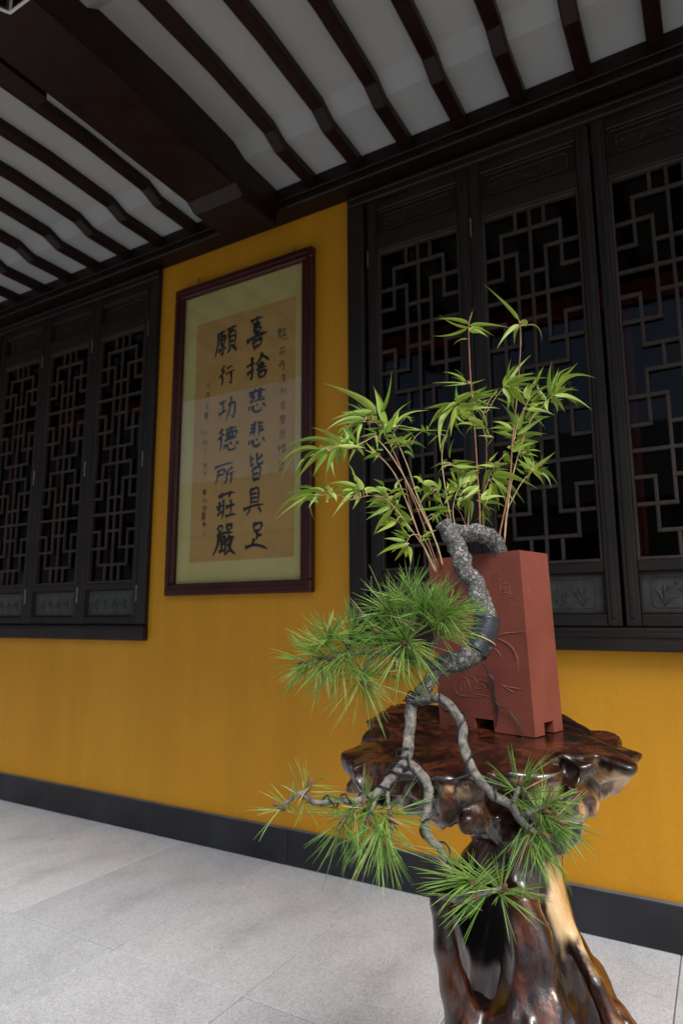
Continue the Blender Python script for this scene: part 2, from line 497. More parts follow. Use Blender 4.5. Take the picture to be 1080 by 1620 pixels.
def make_leaf():
    root = bpy.data.objects.new("lattice_window", None); COL.objects.link(root); root.empty_display_size = 0.05
    yf, yb = -0.018, 0.030
    c = 0.004
    z0, z1 = 0.0, LZ1 - LZ0
    zo0, zo1 = 1.31 - LZ0, 1.31 - LZ0 + ROWS[-1]
    for x0, x1 in ((0, OX - 0.012), (OX + OW + 0.012, LW)):
        mb = MB().box(x0, x1, yf, yb, z0, z1, c)
        xm = (x0 + x1) / 2
        mb.box(xm - 0.009, xm + 0.009, yf - 0.004, yf + 0.001, z0 + 0.03, z1 - 0.03, 0.0025)
        mb.build("stile", M_WIN, root)
    xa, xb = OX - 0.0115, OX + OW + 0.0115
    rails = [(0, 0.045), (0.200, 0.238), (zo1 + 0.014, zo1 + 0.105), (z1 - 0.055, z1)]
    for a, b in rails:
        MB().box(xa, xb, yf + 0.002, yb - 0.002, a, b, c).build("rail", M_WINX, root)
    # moulded lip round the glazed opening
    for (x0, x1, a, b) in ((xa, OX, zo0 - 0.0135, zo1 + 0.0135), (OX + OW, xb, zo0 - 0.0135, zo1 + 0.0135)):
        MB().box(x0, x1, yf + 0.006, yb - 0.004, a, b, 0.003).build("lip", M_LATT, root)
    for a, b in ((zo0 - 0.0135, zo0), (zo1, zo1 + 0.0135)):
        MB().box(OX, OX + OW, yf + 0.006, yb - 0.004, a, b, 0.003).build("lip", M_LATT, root)
    h = 0.0072
    def hb(r, a, b):
        xs, xe = OX + COLS[a], OX + COLS[b]
        if a > 0: xs -= h
        if b < 6: xe += h
        MB().box(xs, xe, -0.006, 0.012, zo0 + ROWS[r] - h, zo0 + ROWS[r] + h, 0.0022).build("lattice_bar", M_LATT, root)
    def vb(cn, a, b):
        MB().box(OX + COLS[cn] - h + 0.0006, OX + COLS[cn] + h - 0.0006, -0.0045, 0.0105, zo0 + ROWS[a] + (h if a else 0), zo0 + ROWS[b] - (h if b < 15 else 0), 0.0022).build("lattice_bar", M_LATT, root)
    for r, a, b in BARS_H:
        hb(r, a, b)
        if b <= 2: hb(r, 6 - b, 6 - a)
    for cn, a, b in BARS_V:
        vb(cn, a, b); vb(6 - cn, a, b)
    vb(3, 0, 15)
    MB().box(OX, OX + OW, 0.014, 0.018, zo0, zo1).build("glass_pane", M_GLASS, root)
    # carved panels
    def panel(za, zb, style, deep):
        MB().box(xa, xb, 0.006, 0.020, za, zb).build("panel_board", M_CARVE if style else M_WINX, root)
        for (x0, x1, a, b) in ((xa, xa + 0.010, za, zb), (xb - 0.010, xb, za, zb), (xa + 0.0102, xb - 0.0102, za, za + 0.009), (xa + 0.0102, xb - 0.0102, zb - 0.009, zb)):
            MB().box(x0, x1, -0.006, 0.005, a, b, 0.003).build("panel_moulding", M_WINX, root)
        # inner rounded cartouche line
        x0, x1, a, b, r = xa + 0.040, xb - 0.040, za + 0.024, zb - 0.024, 0.014
        pts = []
        for cx, cz, a0 in ((x1 - r, b - r, 0), (x0 + r, b - r, 90), (x0 + r, a + r, 180), (x1 - r, a + r, 270)):
            for k in range(4):
                t = math.radians(a0 + 30 * k); pts.append((cx + r * math.cos(t), 0.0055, cz + r * math.sin(t)))
        pts.append(pts[0])
        MB().tube(pts, 0.0022, 5).build("cartouche", M_CARVE if style else M_GILT, root)
        rs = random.Random(5 + style)
        if style:
            mb = MB()
            for cl in range(4):
                bx = x0 + (x1 - x0) * (0.12 + 0.25 * cl)
                for k in range(6):
                    an = math.radians(rs.uniform(25, 155)); L = rs.uniform(0.03, 0.075)
                    dx, dz = math.cos(an) * L, abs(math.sin(an)) * (b - a) * 0.75
                    q = [(bx, 0.0055, a + 0.006), (bx + dx * 0.4, 0.004, a + 0.006 + dz * 0.75), (min(max(bx + dx, x0 + 0.006), x1 - 0.006), 0.0055, a + 0.006 + dz)]
                    mb.tube(spline(q, 4), [0.0016, 0.0026, 0.003, 0.0032, 0.003, 0.0026, 0.002, 0.0012, 0.0005], 5)
            for k in range(7):
                cx, cz = rs.uniform(x0 + 0.02, x1 - 0.02), rs.uniform(a + 0.02, b - 0.012)
                mb.tube([(cx - 0.006, 0.005, cz), (cx, 0.003, cz + 0.004), (cx + 0.007, 0.005, cz + 0.002)], [0.001, 0.0045, 0.001], 6)
            mb.build("orchid_carving", M_CARVE, root, smooth=True)
        else:
            mb = MB()
            for k in range(9):
                cx = x0 + (x1 - x0) * (0.08 + 0.105 * k)
                q = [(cx - 0.012, 0.0055, a + rs.uniform(.2, .8) * (b - a)), (cx, 0.0045, a + rs.uniform(.2, .8) * (b - a)), (cx + 0.012, 0.0055, a + rs.uniform(.2, .8) * (b - a))]
                mb.tube(spline(q, 3), 0.0012, 4)
            mb.build("scroll_carving", M_GILT, root)
    panel(0.0455, 0.1995, 1, 0)
    panel(zo1 + 0.1055, z1 - 0.0555, 0, 0)
    return root

def hinge(parent, x, z):
    mb = MB()
    for k in range(7):
        mb.tube([(x, -0.024, z + 0.013 * k), (x, -0.024, z + 0.013 * k + 0.0085)], 0.0042, 7)
    mb.build("hinge", M_METAL, parent, smooth=False)

leaf0 = make_leaf()
spots = [(-1.343, "narrow dark lattice window leaf beside the yellow wall strip, mostly behind the bamboo", 1),
         (-0.828, "dark lattice window leaf in the middle of the right group, behind the tallest bamboo shoot", 1),
         (-0.303, "dark lattice window leaf at the right edge of the photo, past the wide gap", 0),
         (0.214, "dark lattice window leaf just outside the right edge, furthest from the calligraphy", 0),
         (-3.302, "shadowed lattice window leaf nearest the framed calligraphy on the left side", 1),
         (-3.800, "shadowed lattice window leaf second from the yellow wall strip on the left", 1),
         (-4.298, "shadowed lattice window leaf cut by the left edge of the photo", 0),
         (-4.815, "shadowed lattice window leaf at the far left end of its frame", 0)]
for i, (x, lab, hl) in enumerate(spots):
    o = leaf0 if i == 0 else copy_tree(leaf0)
    o.location = (x, 0, LZ0)
    if x < -2: o.scale = (0.495 / LW, 1, 1)
    tag(o, lab, "window", "lattice window leaves")
for o, x in ((0, 0.012), ):
    pass
for root in [q for q in bpy.data.objects if q.name.startswith("lattice_window")]:
    x = root.location.x
    left = x < -2
    hx = (LW - 0.008) if left else 0.006
    if abs(x + 0.303) > 0.01 and abs(x - 0.214) > 0.01:
        for z in (0.13, 0.90, 1.70):
            hinge(root, hx, z)

def win_frame(name, x0, x1, lab):
    t = empty(name, ((x0 + x1) / 2, 0, ZS), lab, "window frame", "window frames")
    L = ((x1 - x0) / 2)
    yf = -0.036
    h = ZT - ZS
    MB().box(-L, -L + 0.088, yf, 0.06, 0.086, h - 0.062, 0.006).build("jamb", M_WIN, t) if x0 > -2 else MB().box(-L, -L + 0.045, yf, 0.06, 0.086, h - 0.062, 0.006).build("jamb", M_WIN, t)
    MB().box(L - (0.062 if x0 < -2 else 0.10), L, yf, 0.06, 0.086, h - 0.062, 0.006).build("jamb", M_WIN, t)
    s = MB().box(-L - 0.002, L + 0.002, yf - 0.012, 0.06, 0.0, 0.083, 0.008)
    s.build("sill", M_WINX, t)
    MB().box(-L, L, yf - 0.018, yf - 0.0122, 0.050, 0.066, 0.0025).build("sill_moulding", M_WINX, t)
    MB().box(-L, L, yf, 0.06, h - 0.060, h - 0.001, 0.005).build("head", M_WINX, t)
    MB().box(-L, L, yf - 0.012, yf - 0.0003, h - 0.032, h - 0.016, 0.003).build("head_moulding", M_WINX, t)
    MB().box(-L + 0.05, L - 0.05, 0.032, 0.060, 0.084, 0.10).build("rebate", M_WINX, t)
    return t
win_frame("window_frame", XR0, XR1, "dark wooden frame of the right window group beside the potted plant")
win_frame("window_frame", XL0, XL1, "dark wooden frame of the shadowed window group left of the calligraphy")

# red cloth hung inside behind the glass
def wavy(x0, x1, z0, z1, y, amp, per, name, parent):
    n = max(6, int((x1 - x0) / 0.012)); m = 6
    v, f = [], []
    for j in range(m + 1):
        for i in range(n + 1):
            x = x0 + (x1 - x0) * i / n
            v.append((x, y + amp * math.sin(2 * math.pi * x / per + 0.4 * j), z0 + (z1 - z0) * j / m))
    for j in range(m):
        for i in range(n):
            a = j * (n + 1) + i; f.append((a, a + 1, a + n + 2, a + n + 1))
    o = mesh(name, v, f, M_RED, parent, smooth=True)
    sm = o.modifiers.new("thick", 'SOLIDIFY'); sm.thickness = 0.002
    return o
for (x0, x1, xs, lab) in ((XR0, XR1, (-1.343, -0.828, -0.303, 0.214), "dark red curtain with a valance hanging inside the right windows"),
                          (XL0, XL1, (-3.302, -3.80, -4.298), "dark red curtain with a valance hanging inside the left windows")):
    t = empty("red_curtain", ((x0 + x1) / 2, 0.1, 1.1), lab, "curtain", "curtains inside the windows")
    ox, oy, oz = t.location
    wavy(x0 + 0.1 - ox, x1 - 0.05 - ox, 2.335 - oz, 2.435 - oz, 0.10 - oy, 0.008, 0.09, "valance", t)
    for x in xs:
        wavy(x + 0.045 - ox, x + 0.085 - ox, 1.1 - oz, 2.34 - oz, 0.10 - oy, 0.006, 0.03, "drape", t)

# ------------------------------------------------------------------ framed calligraphy
ST = {
 '喜': "20,14 80,10;50,0 50,28;32,28 70,26;36,38 38,52;36,38 66,36 62,50;38,51 62,49;40,56 46,62;60,54 54,62;2,74 98,58;30,78 36,98;30,78 72,74 66,96;36,96 68,94",
 '捨': "0,42 38,32;24,10 24,84 12,92;2,72 36,56;70,0 58,24 40,42;66,12 100,36;50,48 82,44;66,34 66,66;44,62 90,57;52,72 56,96;52,72 84,68 80,94;56,94 82,92",
 '慈': "34,0 42,8;66,0 58,10;10,16 92,12;34,18 18,32 36,34 16,52 40,50;40,44 46,54;68,16 54,30 70,32 54,48 78,48;76,42 84,52;14,66 8,84;28,66 34,90 66,90 68,78;48,62 54,72;78,62 92,78",
 '悲': "42,0 40,20 34,58;58,0 58,62;18,16 42,14;16,30 40,27;12,46 40,40;58,14 84,10;58,28 84,25;58,42 90,38;12,74 4,92;28,72 34,96 64,96 68,84;48,70 54,78;80,68 96,86",
 '皆': "18,6 20,42 40,34;20,24 40,18;56,0 58,40 90,36 92,26;86,8 58,24;54,46 44,54;28,56 34,98;28,56 76,52 72,96;32,76 72,73;34,95 72,92",
 '具': "32,4 34,62;32,4 72,0 70,60;34,20 70,17;34,36 70,33;34,51 70,49;0,76 100,62;34,74 14,98;70,70 88,92",
 '足': "34,4 38,30;34,4 70,0 64,28;38,29 66,26;52,30 50,62;52,48 74,44;40,56 24,84;0,86 40,78 70,86 100,98",
 '願': "8,18 46,10;14,18 12,60 0,98;32,18 24,28;22,32 24,58;22,32 44,28 42,54;24,44 42,41;24,57 43,54;34,58 34,90 26,84;24,68 16,82;42,66 48,78;54,8 96,0;74,6 66,18;60,22 62,72;60,22 90,18 88,70;62,38 88,35;62,54 88,51;62,70 88,68;68,74 54,92;80,72 98,92",
 '行': "36,0 14,26;38,24 4,60;24,48 24,100;52,18 86,10;46,46 100,34;78,40 78,92 62,84",
 '功': "4,22 44,14;24,18 24,62;0,70 50,54;54,34 94,26 88,84 70,76;72,0 66,50 40,100",
 '德': "26,4 8,24;30,24 4,50;20,42 18,98;42,14 94,8;66,0 62,22;44,28 46,46;44,28 90,23 86,42;58,26 60,44;73,25 73,43;46,46 88,42;38,56 94,50;40,72 34,90;50,70 56,94 84,94 88,80;64,64 70,74;90,66 100,80",
 '所': "0,16 50,6 92,2;20,30 18,60 8,98;20,34 50,30 46,56;20,56 46,54;88,24 60,38;62,38 58,84 44,98;60,58 100,48;82,54 80,100",
 '莊': "24,4 26,26;70,0 60,24;6,18 96,8;14,36 14,64 4,60;34,30 34,70 26,100;0,56 34,50;4,84 34,68;48,58 96,50;70,32 70,88;46,90 100,84",
 '嚴': "20,4 24,20;20,4 40,2 38,18;24,20 38,18;56,2 60,18;56,2 80,0 76,16;60,17 76,15;18,32 88,26;24,32 20,64 0,98;32,40 56,36;34,52 54,50;34,62 54,60;36,40 36,84;52,38 52,98;28,86 56,80;74,34 60,56;66,46 94,42;84,46 72,78 52,98;66,58 80,82 100,96",
 '龍': "20,6 40,4;28,0 30,12;8,18 48,14;18,24 18,94;18,26 42,23 40,94;20,44 40,42;20,62 40,60;60,4 60,38 90,34;60,20 88,17;62,48 60,92 98,88 98,76;66,58 86,55;66,70 86,67",
 '寺': "22,14 78,10;50,0 50,30;10,34 92,28;4,54 98,46;66,40 66,96 50,86;28,64 38,76",
 '澄': "10,8 20,18;4,34 14,42;2,90 22,60;36,10 56,8 40,34;80,4 62,16;62,14 96,34;46,42 84,38;50,52 54,68;50,52 82,48 78,66;54,68 80,65;40,92 98,86;56,74 60,86;78,72 74,86",
 '和': "36,2 14,12;4,28 48,22;28,8 28,96;26,32 4,66;30,34 48,52;60,34 64,78;60,34 94,30 90,74;64,76 92,72",
 '首': "30,0 38,10;68,0 58,10;4,20 96,14;50,18 42,30;24,34 28,98;24,34 76,30 74,96;28,54 74,51;28,74 74,71;28,95 74,92",
 '普': "30,0 38,10;68,0 60,10;8,18 92,14;34,16 36,42;62,14 62,40;18,24 26,38;82,22 74,36;0,46 100,40;26,56 30,98;26,56 74,52 70,96;28,76 72,73;30,96 72,93",
 '座': "50,0 54,10;12,16 96,10;16,16 14,60 0,98;36,26 24,54;36,36 48,52;76,24 64,52;76,34 94,50;28,66 88,60;58,20 58,92;18,94 100,88",
 '補': "20,0 28,10;4,24 40,18 4,60;24,40 24,100;34,40 44,52;50,16 98,10;56,28 56,98;56,28 90,24 88,92;56,48 88,45;56,66 88,63;72,2 72,98;88,2 96,10",
 '壁': "10,6 44,2 40,20;12,6 10,40 2,56;14,30 18,46;14,30 40,27 38,44;70,0 74,8;54,14 98,8;62,18 66,28;86,16 80,26;50,34 100,28;74,30 74,58;20,70 80,66;50,56 50,96;4,98 98,92",
 '年': "30,0 10,24;22,16 84,10;28,34 80,28;28,34 28,58;0,62 100,54;54,14 54,100",
 '月': "26,4 24,60 6,98;26,4 76,0 74,98 62,90;26,30 74,27;26,52 74,49",
 '之': "48,0 54,10;20,26 78,20 10,76;10,76 40,84 100,92",
 '書': "20,10 76,6;4,24 98,16;20,34 78,30;50,0 50,56;10,46 88,42;0,58 100,52;28,66 32,98;28,66 74,62 70,96;30,82 72,79;32,97 72,94",
 '山': "50,0 50,80;16,34 20,84 84,80;86,28 84,84",
 '人': "52,0 40,50 0,98;48,36 100,96",
 '風': "16,6 14,60 0,98;16,6 82,0 84,70 100,96 100,80;56,14 30,24;32,34 34,56;32,34 68,30 64,54;34,55 66,52;50,18 50,84;26,88 70,78;64,70 74,86",
 '秀': "62,0 36,8;8,22 94,14;50,6 50,46;46,24 6,48;54,24 94,42;28,54 70,50 60,68 84,66 76,96 64,90;44,56 36,76 12,98",
}
def brush(mb, pts, y, w, rs, per=5, to3=None):
    """one tapering brush stroke as a thin flat ribbon"""
    q = spline([np.array(p, float) for p in pts], per)
    n = len(q)
    L, Rr = [], []
    for i in range(n):
        t = q[min(i + 1, n - 1)] - q[max(i - 1, 0)]
        t = t / (np.linalg.norm(t) + 1e-9)
        s = i / (n - 1)
        ww = w * (0.55 + 0.55 * math.exp(-(s / 0.16) ** 2) + 0.15 * math.sin(3.1 * s) - 0.35 * max(0, s - 0.72) / 0.28) * rs.uniform(0.88, 1.12)
        nn = np.array([-t[1], t[0]])
        L.append(q[i] + nn * ww / 2); Rr.append(q[i] - nn * ww / 2)
    v = [to3(p) for p in L] + [to3(p) for p in Rr]
    mb.add(v, [(i, i + 1, n + i + 1, n + i) for i in range(n - 1)])

FX0, FX1, FZ0, FZ1 = -2.583, -1.644, 1.211, 2.965
fr = empty("framed_calligraphy", ((FX0 + FX1) / 2, -0.01, FZ0), "tall framed calligraphy under glass with two columns of black characters on tan paper", "framed picture")
fo = np.array(fr.location)
def fbox(x0, x1, y0, y1, z0, z1, c, name, mat):
    mb = MB().box(x0, x1, y0, y1, z0, z1, c)
    mb.v = [tuple(np.array(p) - fo) for p in mb.v]
    return mb.build(name, mat, fr)
fw = 0.062
yF = -0.048
for (x0, x1, z0, z1, k) in ((FX0, FX1, FZ0, FZ0 + fw, 0), (FX0, FX1, FZ1 - fw, FZ1, 0), (FX0, FX0 + fw, FZ0 + fw + .0005, FZ1 - fw - .0005, 1), (FX1 - fw, FX1, FZ0 + fw + .0005, FZ1 - fw - .0005, 1)):
    fbox(x0, x1, yF, -0.004, z0, z1, 0.006, "frame_rail", M_FRAME)
for (x0, x1, z0, z1) in ((FX0 + .018, FX1 - .018, FZ0 + .020, FZ0 + .036), (FX0 + .018, FX1 - .018, FZ1 - .036, FZ1 - .020), (FX0 + .020, FX0 + .036, FZ0 + .0365, FZ1 - .0365), (FX1 - .036, FX1 - .020, FZ0 + .0365, FZ1 - .0365)):
    fbox(x0, x1, yF - 0.005, yF + 0.0003, z0, z1, 0.002, "frame_bead", M_FRAME)
ix0, ix1, iz0, iz1 = FX0 + fw, FX1 - fw, FZ0 + fw, FZ1 - fw
fbox(ix0 - .004, ix1 + .004, -0.018, -0.010, iz0 - .004, iz1 + .004, 0, "silk_mount", M_SILK)
PX0, PX1, PZ0, PZ1 = -2.430, -1.757, 1.384, 2.730
fbox(PX0, PX1, -0.0188, -0.0182, PZ0, PZ1, 0, "paper", M_PAPER)
fbox(ix0 - .003, ix1 + .003, -0.031, -0.028, iz0 - .003, iz1 + .003, 0, "glass", M_PGLASS)
rs = random.Random(4)
def write(ch, x0, y0, x1, y1, w, name="character", mat=None, yy=-0.0195):
    # photograph box -> rectangle on the paper plane
    a, b = W(x0, (y0 + y1) / 2, yy), W(x1, (y0 + y1) / 2, yy)
    c, d = W((x0 + x1) / 2, y0, yy), W((x0 + x1) / 2, y1, yy)
    X0, X1, Z1, Z0 = a[0], b[0], c[2], d[2]
    mb = MB()
    k = [0]
    for s in ST[ch].split(";"):
        pts = [tuple(map(float, q.split(","))) for q in s.split(" ")]
        pts = [(px + rs.uniform(-1.5, 1.5), py + rs.uniform(-1.5, 1.5)) for px, py in pts]
        if len(pts) == 2:
            (ax, ay), (bx, by) = pts
            pts = [pts[0], ((ax + bx) / 2 + (by - ay) * 0.05, (ay + by) / 2 - (bx - ax) * 0.05), pts[1]]
        k[0] += 1
        off = k[0] * 0.00002
        brush(mb, pts, 0, w * rs.uniform(0.8, 1.25), rs, 4, lambda p: np.array((X0 + p[0] / 100 * (X1 - X0), yy - off, Z1 - p[1] / 100 * (Z1 - Z0))) - fo)
    return mb.build(name, mat or M_INK, fr)
BIG = [('喜', 390, 500, 423, 551), ('捨', 390, 559, 426, 601), ('慈', 391, 614, 423, 654), ('悲', 392, 666, 421, 706), ('皆', 392, 717, 418, 761), ('具', 385, 774, 418, 815), ('足', 388, 828, 424, 871),
       ('願', 341, 519, 376, 563), ('行', 345, 578, 372, 609), ('功', 346, 629, 373, 666), ('德', 343, 675, 377, 714), ('所', 339, 733, 372, 766), ('莊', 343, 777, 374, 822), ('嚴', 337, 831, 373, 880)]
for ch, x0, y0, x1, y1 in BIG:
    write(ch, x0, y0, x1, y1, 14)
SM = [('龍', 437, 518, 456, 539), ('莊', 442, 549, 452, 563), ('寺', 440, 570, 453, 586), ('澄', 442, 592, 453, 606), ('和', 443, 613, 453, 626), ('首', 443, 634, 453, 649), ('普', 442, 656, 453, 671), ('座', 442, 679, 452, 694), ('補', 438, 703, 453, 718), ('壁', 440, 730, 450, 745)]
for ch, x0, y0, x1, y1 in SM:
    write(ch, x0, y0, x1, y1, 9.5, "small_character")
SL = [('之', 326, 606, 333, 614), ('年', 325, 620, 334, 632), ('月', 325, 640, 331, 648), ('書', 323, 652, 331, 664), ('山', 321, 680, 329, 690), ('人', 316, 678, 322, 688), ('和', 321, 696, 329, 705), ('之', 321, 710, 329, 716), ('首', 321, 733, 329, 742), ('年', 321, 746, 329, 754), ('人', 323, 758, 329, 763), ('書', 320, 774, 328, 784), ('和', 320, 788, 328, 797), ('普', 320, 800, 328, 810), ('書', 320, 826, 327, 834), ('之', 320, 840, 327, 847)]
for ch, x0, y0, x1, y1 in SL:
    write(ch, x0, y0, x1, y1, 10, "small_character")
a, b = W(319, 811, -0.0193), W(325, 823, -0.0193)
fbox(a[0], b[0], -0.0194, -0.0189, b[2], a[2], 0, "red_seal", M_SEAL)
for hx in (315, 465):
    q = W(hx, 455 - (hx - 287) * 0.33 - 2, -0.01)
    mb = MB().tube([q + np.array([-.012, 0, -.02]) - fo, q + np.array([0, -.004, .012]) - fo, q + np.array([.012, 0, -.02]) - fo], 0.003, 6)
    mb.build("hanging_hook", M_METAL, fr)

# ------------------------------------------------------------------ lantern seen at the top left corner
lp = np.array((-1.74, -1.61, 2.94))
lan = empty("hanging_lantern", tuple(lp), "pale framed hanging lantern at the top left corner under the eaves", "lantern")
d1 = np.array((1.0, 0.0, 0.0)); d2 = np.array((-0.5, 0.866, 0.0))
s = 0.16
ring = [np.zeros(3)]
ang = 0.0
cen = s * np.array((0.5, -math.sqrt(3) / 2, 0))
ring = [cen + s * np.array((math.cos(math.radians(120 + 60 * k)), math.sin(math.radians(120 + 60 * k)), 0)) for k in range(6)]
for k in range(6):
    a, b = ring[k], ring[(k + 1) % 6]
    for z in (0, 0.26):
        MB().tube([a + (0, 0, z), b + (0, 0, z)], 0.0045, 6).build("rail", M_WHITE, lan)
    MB().tube([a, a + (0, 0, 0.26)], 0.0045, 6).build("post", M_WHITE, lan)
    m0, m1 = (a + b) / 2 + (cen - (a + b) / 2) * 0.04, 0
    t = (b - a) / s
    n = np.array((t[1], -t[0], 0)) * 0.0015
    v = [a + t * .012 + (0, 0, .012), b - t * .012 + (0, 0, .012), b - t * .012 + (0, 0, .248), a + t * .012 + (0, 0, .248)]
    MB().add([p - n for p in v] + [p + n for p in v], [(0, 1, 2, 3), (7, 6, 5, 4), (0, 4, 5, 1), (1, 5, 6, 2), (2, 6, 7, 3), (3, 7, 4, 0)]).build("panel", M_LACQ, lan)
MB().tube([cen + (0, 0, 0.26), cen + (0, 0, 0.36)], 0.004, 6).build("hanger", M_METAL, lan)

# ------------------------------------------------------------------ rootwood plant stand (two sculpted solids)
def surface_nets(F, org, h):
    ins = F < 0
    nx, ny, nz = F.shape
    off = [(i, j, k) for i in (0, 1) for j in (0, 1) for k in (0, 1)]
    sl = lambda a, o: a[o[0]:nx - 1 + o[0], o[1]:ny - 1 + o[1], o[2]:nz - 1 + o[2]]
    cnt = sum(sl(ins, o).astype(np.int8) for o in off)
    act = (cnt > 0) & (cnt < 8)
    idx = np.full(act.shape, -1, int)
    c = np.argwhere(act)
    idx[act] = np.arange(len(c))
    acc = np.zeros((len(c), 3)); num = np.zeros(len(c))
    for a in off:
        for b in off:
            if sum(b) - sum(a) == 1 and all(q >= p for p, q in zip(a, b)):
                fa = F[c[:, 0] + a[0], c[:, 1] + a[1], c[:, 2] + a[2]]; fb = F[c[:, 0] + b[0], c[:, 1] + b[1], c[:, 2] + b[2]]
                m = (fa < 0) != (fb < 0)
                t = np.where(m, fa / np.where(m, fa - fb, 1), 0)
                p = np.array(a) + t[:, None] * (np.array(b) - np.array(a))
                acc += np.where(m[:, None], p, 0); num += m
    V = org + h * (c + acc / num[:, None])
    faces = []
    for ax in range(3):
        o1, o2 = [(1, 2), (2, 0), (0, 1)][ax]
        A = np.moveaxis(ins, (ax, o1, o2), (0, 1, 2)); I = np.moveaxis(idx, (ax, o1, o2), (0, 1, 2))
        ch = A[:-1] != A[1:]
        e = np.argwhere(ch[:, 1:-1, 1:-1]) + [0, 1, 1]
        q = np.stack([I[e[:, 0], e[:, 1] - 1, e[:, 2] - 1], I[e[:, 0], e[:, 1], e[:, 2] - 1], I[e[:, 0], e[:, 1], e[:, 2]], I[e[:, 0], e[:, 1] - 1, e[:, 2]]], 1)
        fl = A[e[:, 0], e[:, 1], e[:, 2]]
        q[~fl] = q[~fl][:, ::-1]
        faces.append(q)
    Q = np.concatenate(faces)
    # keep only the largest connected piece
    l = np.arange(len(V)); e = np.concatenate([Q[:, [0, 1]], Q[:, [1, 2]], Q[:, [2, 3]], Q[:, [3, 0]]])
    for _ in range(200):
        m = np.minimum(l[e[:, 0]], l[e[:, 1]]); l2 = l.copy()
        np.minimum.at(l2, e[:, 0], m); np.minimum.at(l2, e[:, 1], m)
        l2 = l2[l2]; l2 = l2[l2]
        if (l2 == l).all(): break
        l = l2
    k = np.bincount(l).argmax(); keep = l == k
    new = np.cumsum(keep) - 1
    return V[keep], new[Q[keep[Q[:, 0]]]]

ZTOP = 0.905
S0 = P(772, 1150, 1.09); S0[2] = 0.0
AR = np.array((math.cos(YAW), -math.sin(YAW), 0.0))      # right as seen by the viewer
def loc3(px, py, b):
    d = P(px, py, b) - S0
    return np.array((d @ AR, d @ _FH, d[2]))
stand = empty("plant_stand", tuple(S0), "glossy gnarled rootwood stand in dark brown lacquer holding the red clay pot", "plant stand")

def smin(a, b, k):
    h = np.clip(0.5 + 0.5 * (b - a) / k, 0, 1)
    return b + (a - b) * h - k * h * (1 - h)
def smax(a, b, k): return -smin(-a, -b, k)
def ell(X, c, r):
    q = np.sqrt(((X[0] - c[0]) / r[0]) ** 2 + ((X[1] - c[1]) / r[1]) ** 2 + ((X[2] - c[2]) / r[2]) ** 2)
    return (q - 1) * min(r)
def cap(X, a, b, ra, rb, sq=1.0):
    a, b = np.array(a), np.array(b); d = b - a
    t = np.clip(((X[0] - a[0]) * d[0] + (X[1] - a[1]) * d[1] + (X[2] - a[2]) * d[2]) / (d @ d), 0, 1)
    return np.sqrt((X[0] - a[0] - t * d[0]) ** 2 + ((X[1] - a[1] - t * d[1]) * sq) ** 2 + (X[2] - a[2] - t * d[2]) ** 2) - (ra + (rb - ra) * t)
def grid(lo, hi, h):
    n = [int((b - a) / h) + 1 for a, b in zip(lo, hi)]
    ax = [lo[i] + h * np.arange(n[i]) for i in range(3)]
    return np.meshgrid(*ax, indexing='ij')

HV = 0.0040
def ridged(x, y, z, o=4):
    t, a = 0, 1.0
    for i in range(o):
        t = t + a * (1 - np.abs(4 * vnoise(x * 2 ** i + 3.1 * i, y * 2 ** i + 5.7 * i, z * 2 ** i + 9.2 * i))); a *= 0.5
    return t / 1.9 - 0.5
def normals(F, V, org, h):
    q = np.clip(np.round((V - org) / h).astype(int), 1, np.array(F.shape) - 2)
    i, j, k = q.T
    n = np.stack([F[i + 1, j, k] - F[i - 1, j, k], F[i, j + 1, k] - F[i, j - 1, k], F[i, j, k + 1] - F[i, j, k - 1]], 1)
    return n / (np.linalg.norm(n, axis=1, keepdims=True) + 1e-9)
g = lambda px, py, b: loc3(px, py, b)
sst = lambda x, a, b: np.clip((x - a) / (b - a), 0, 1) ** 2 * (3 - 2 * np.clip((x - a) / (b - a), 0, 1))
# --- top slab
lo, hi = (-0.29, -0.26, 0.735), (0.29, 0.35, 1.0)
X = grid(lo, hi, HV)
n1 = fbm(X[0] * 9, X[1] * 9, X[2] * 9, 3); n2 = ridged(X[0] * 11 + 5, X[1] * 11, X[2] * 9, 4); n3 = fbm(X[0] * 45, X[1] * 45, X[2] * 30, 2)
th = np.arctan2(X[1] - 0.045, X[0]); rr = (np.abs((X[0] + 0.002) / 0.94) ** 2.7 + np.abs((X[1] - 0.045) / 1.14) ** 2.7) ** (1 / 2.7)
Rout = 0.205 - 0.022 * sst(-X[1], 0.02, 0.16) + 0.020 * np.sin(2 * th + 0.5) + 0.012 * np.sin(3 * th + 1.0) + 0.010 * np.sin(5 * th + 2.2) + 0.008 * np.sin(9 * th) + 0.005 * np.sin(17 * th + 1)
zbot = ZTOP - 0.066 - 0.016 * np.sin(2 * th + 2.8) - 0.03 * n1 + 0.01 * np.sin(4 * th)
F = smax((rr - Rout) * 0.85, zbot - X[2], 0.012)
F = smin(F, ell(X, g(612, 1198, 1.02), (0.054, 0.080, 0.060)), 0.015)
F = smin(F, ell(X, g(690, 1250, 1.005), (0.076, 0.050, 0.046)), 0.012)
F = smin(F, ell(X, g(752, 1246, 1.02), (0.036, 0.04, 0.030)), 0.010)
F = smin(F, ell(X, g(636, 1256, 1.03), (0.03, 0.03, 0.020)), 0.010)
F = smin(F, ell(X, g(926, 1180, 1.06), (0.050, 0.085, 0.036)), 0.015)
F = smin(F, cap(X, g(938, 1196, 1.07), g(872, 1290, 1.09), 0.020, 0.050), 0.02)
F = smin(F, cap(X, g(815, 1225, 1.12), g(822, 1320, 1.11), 0.095, 0.076), 0.02)
F = F + (0.018 * n1 + 0.032 * n2 + 0.006 * n3)
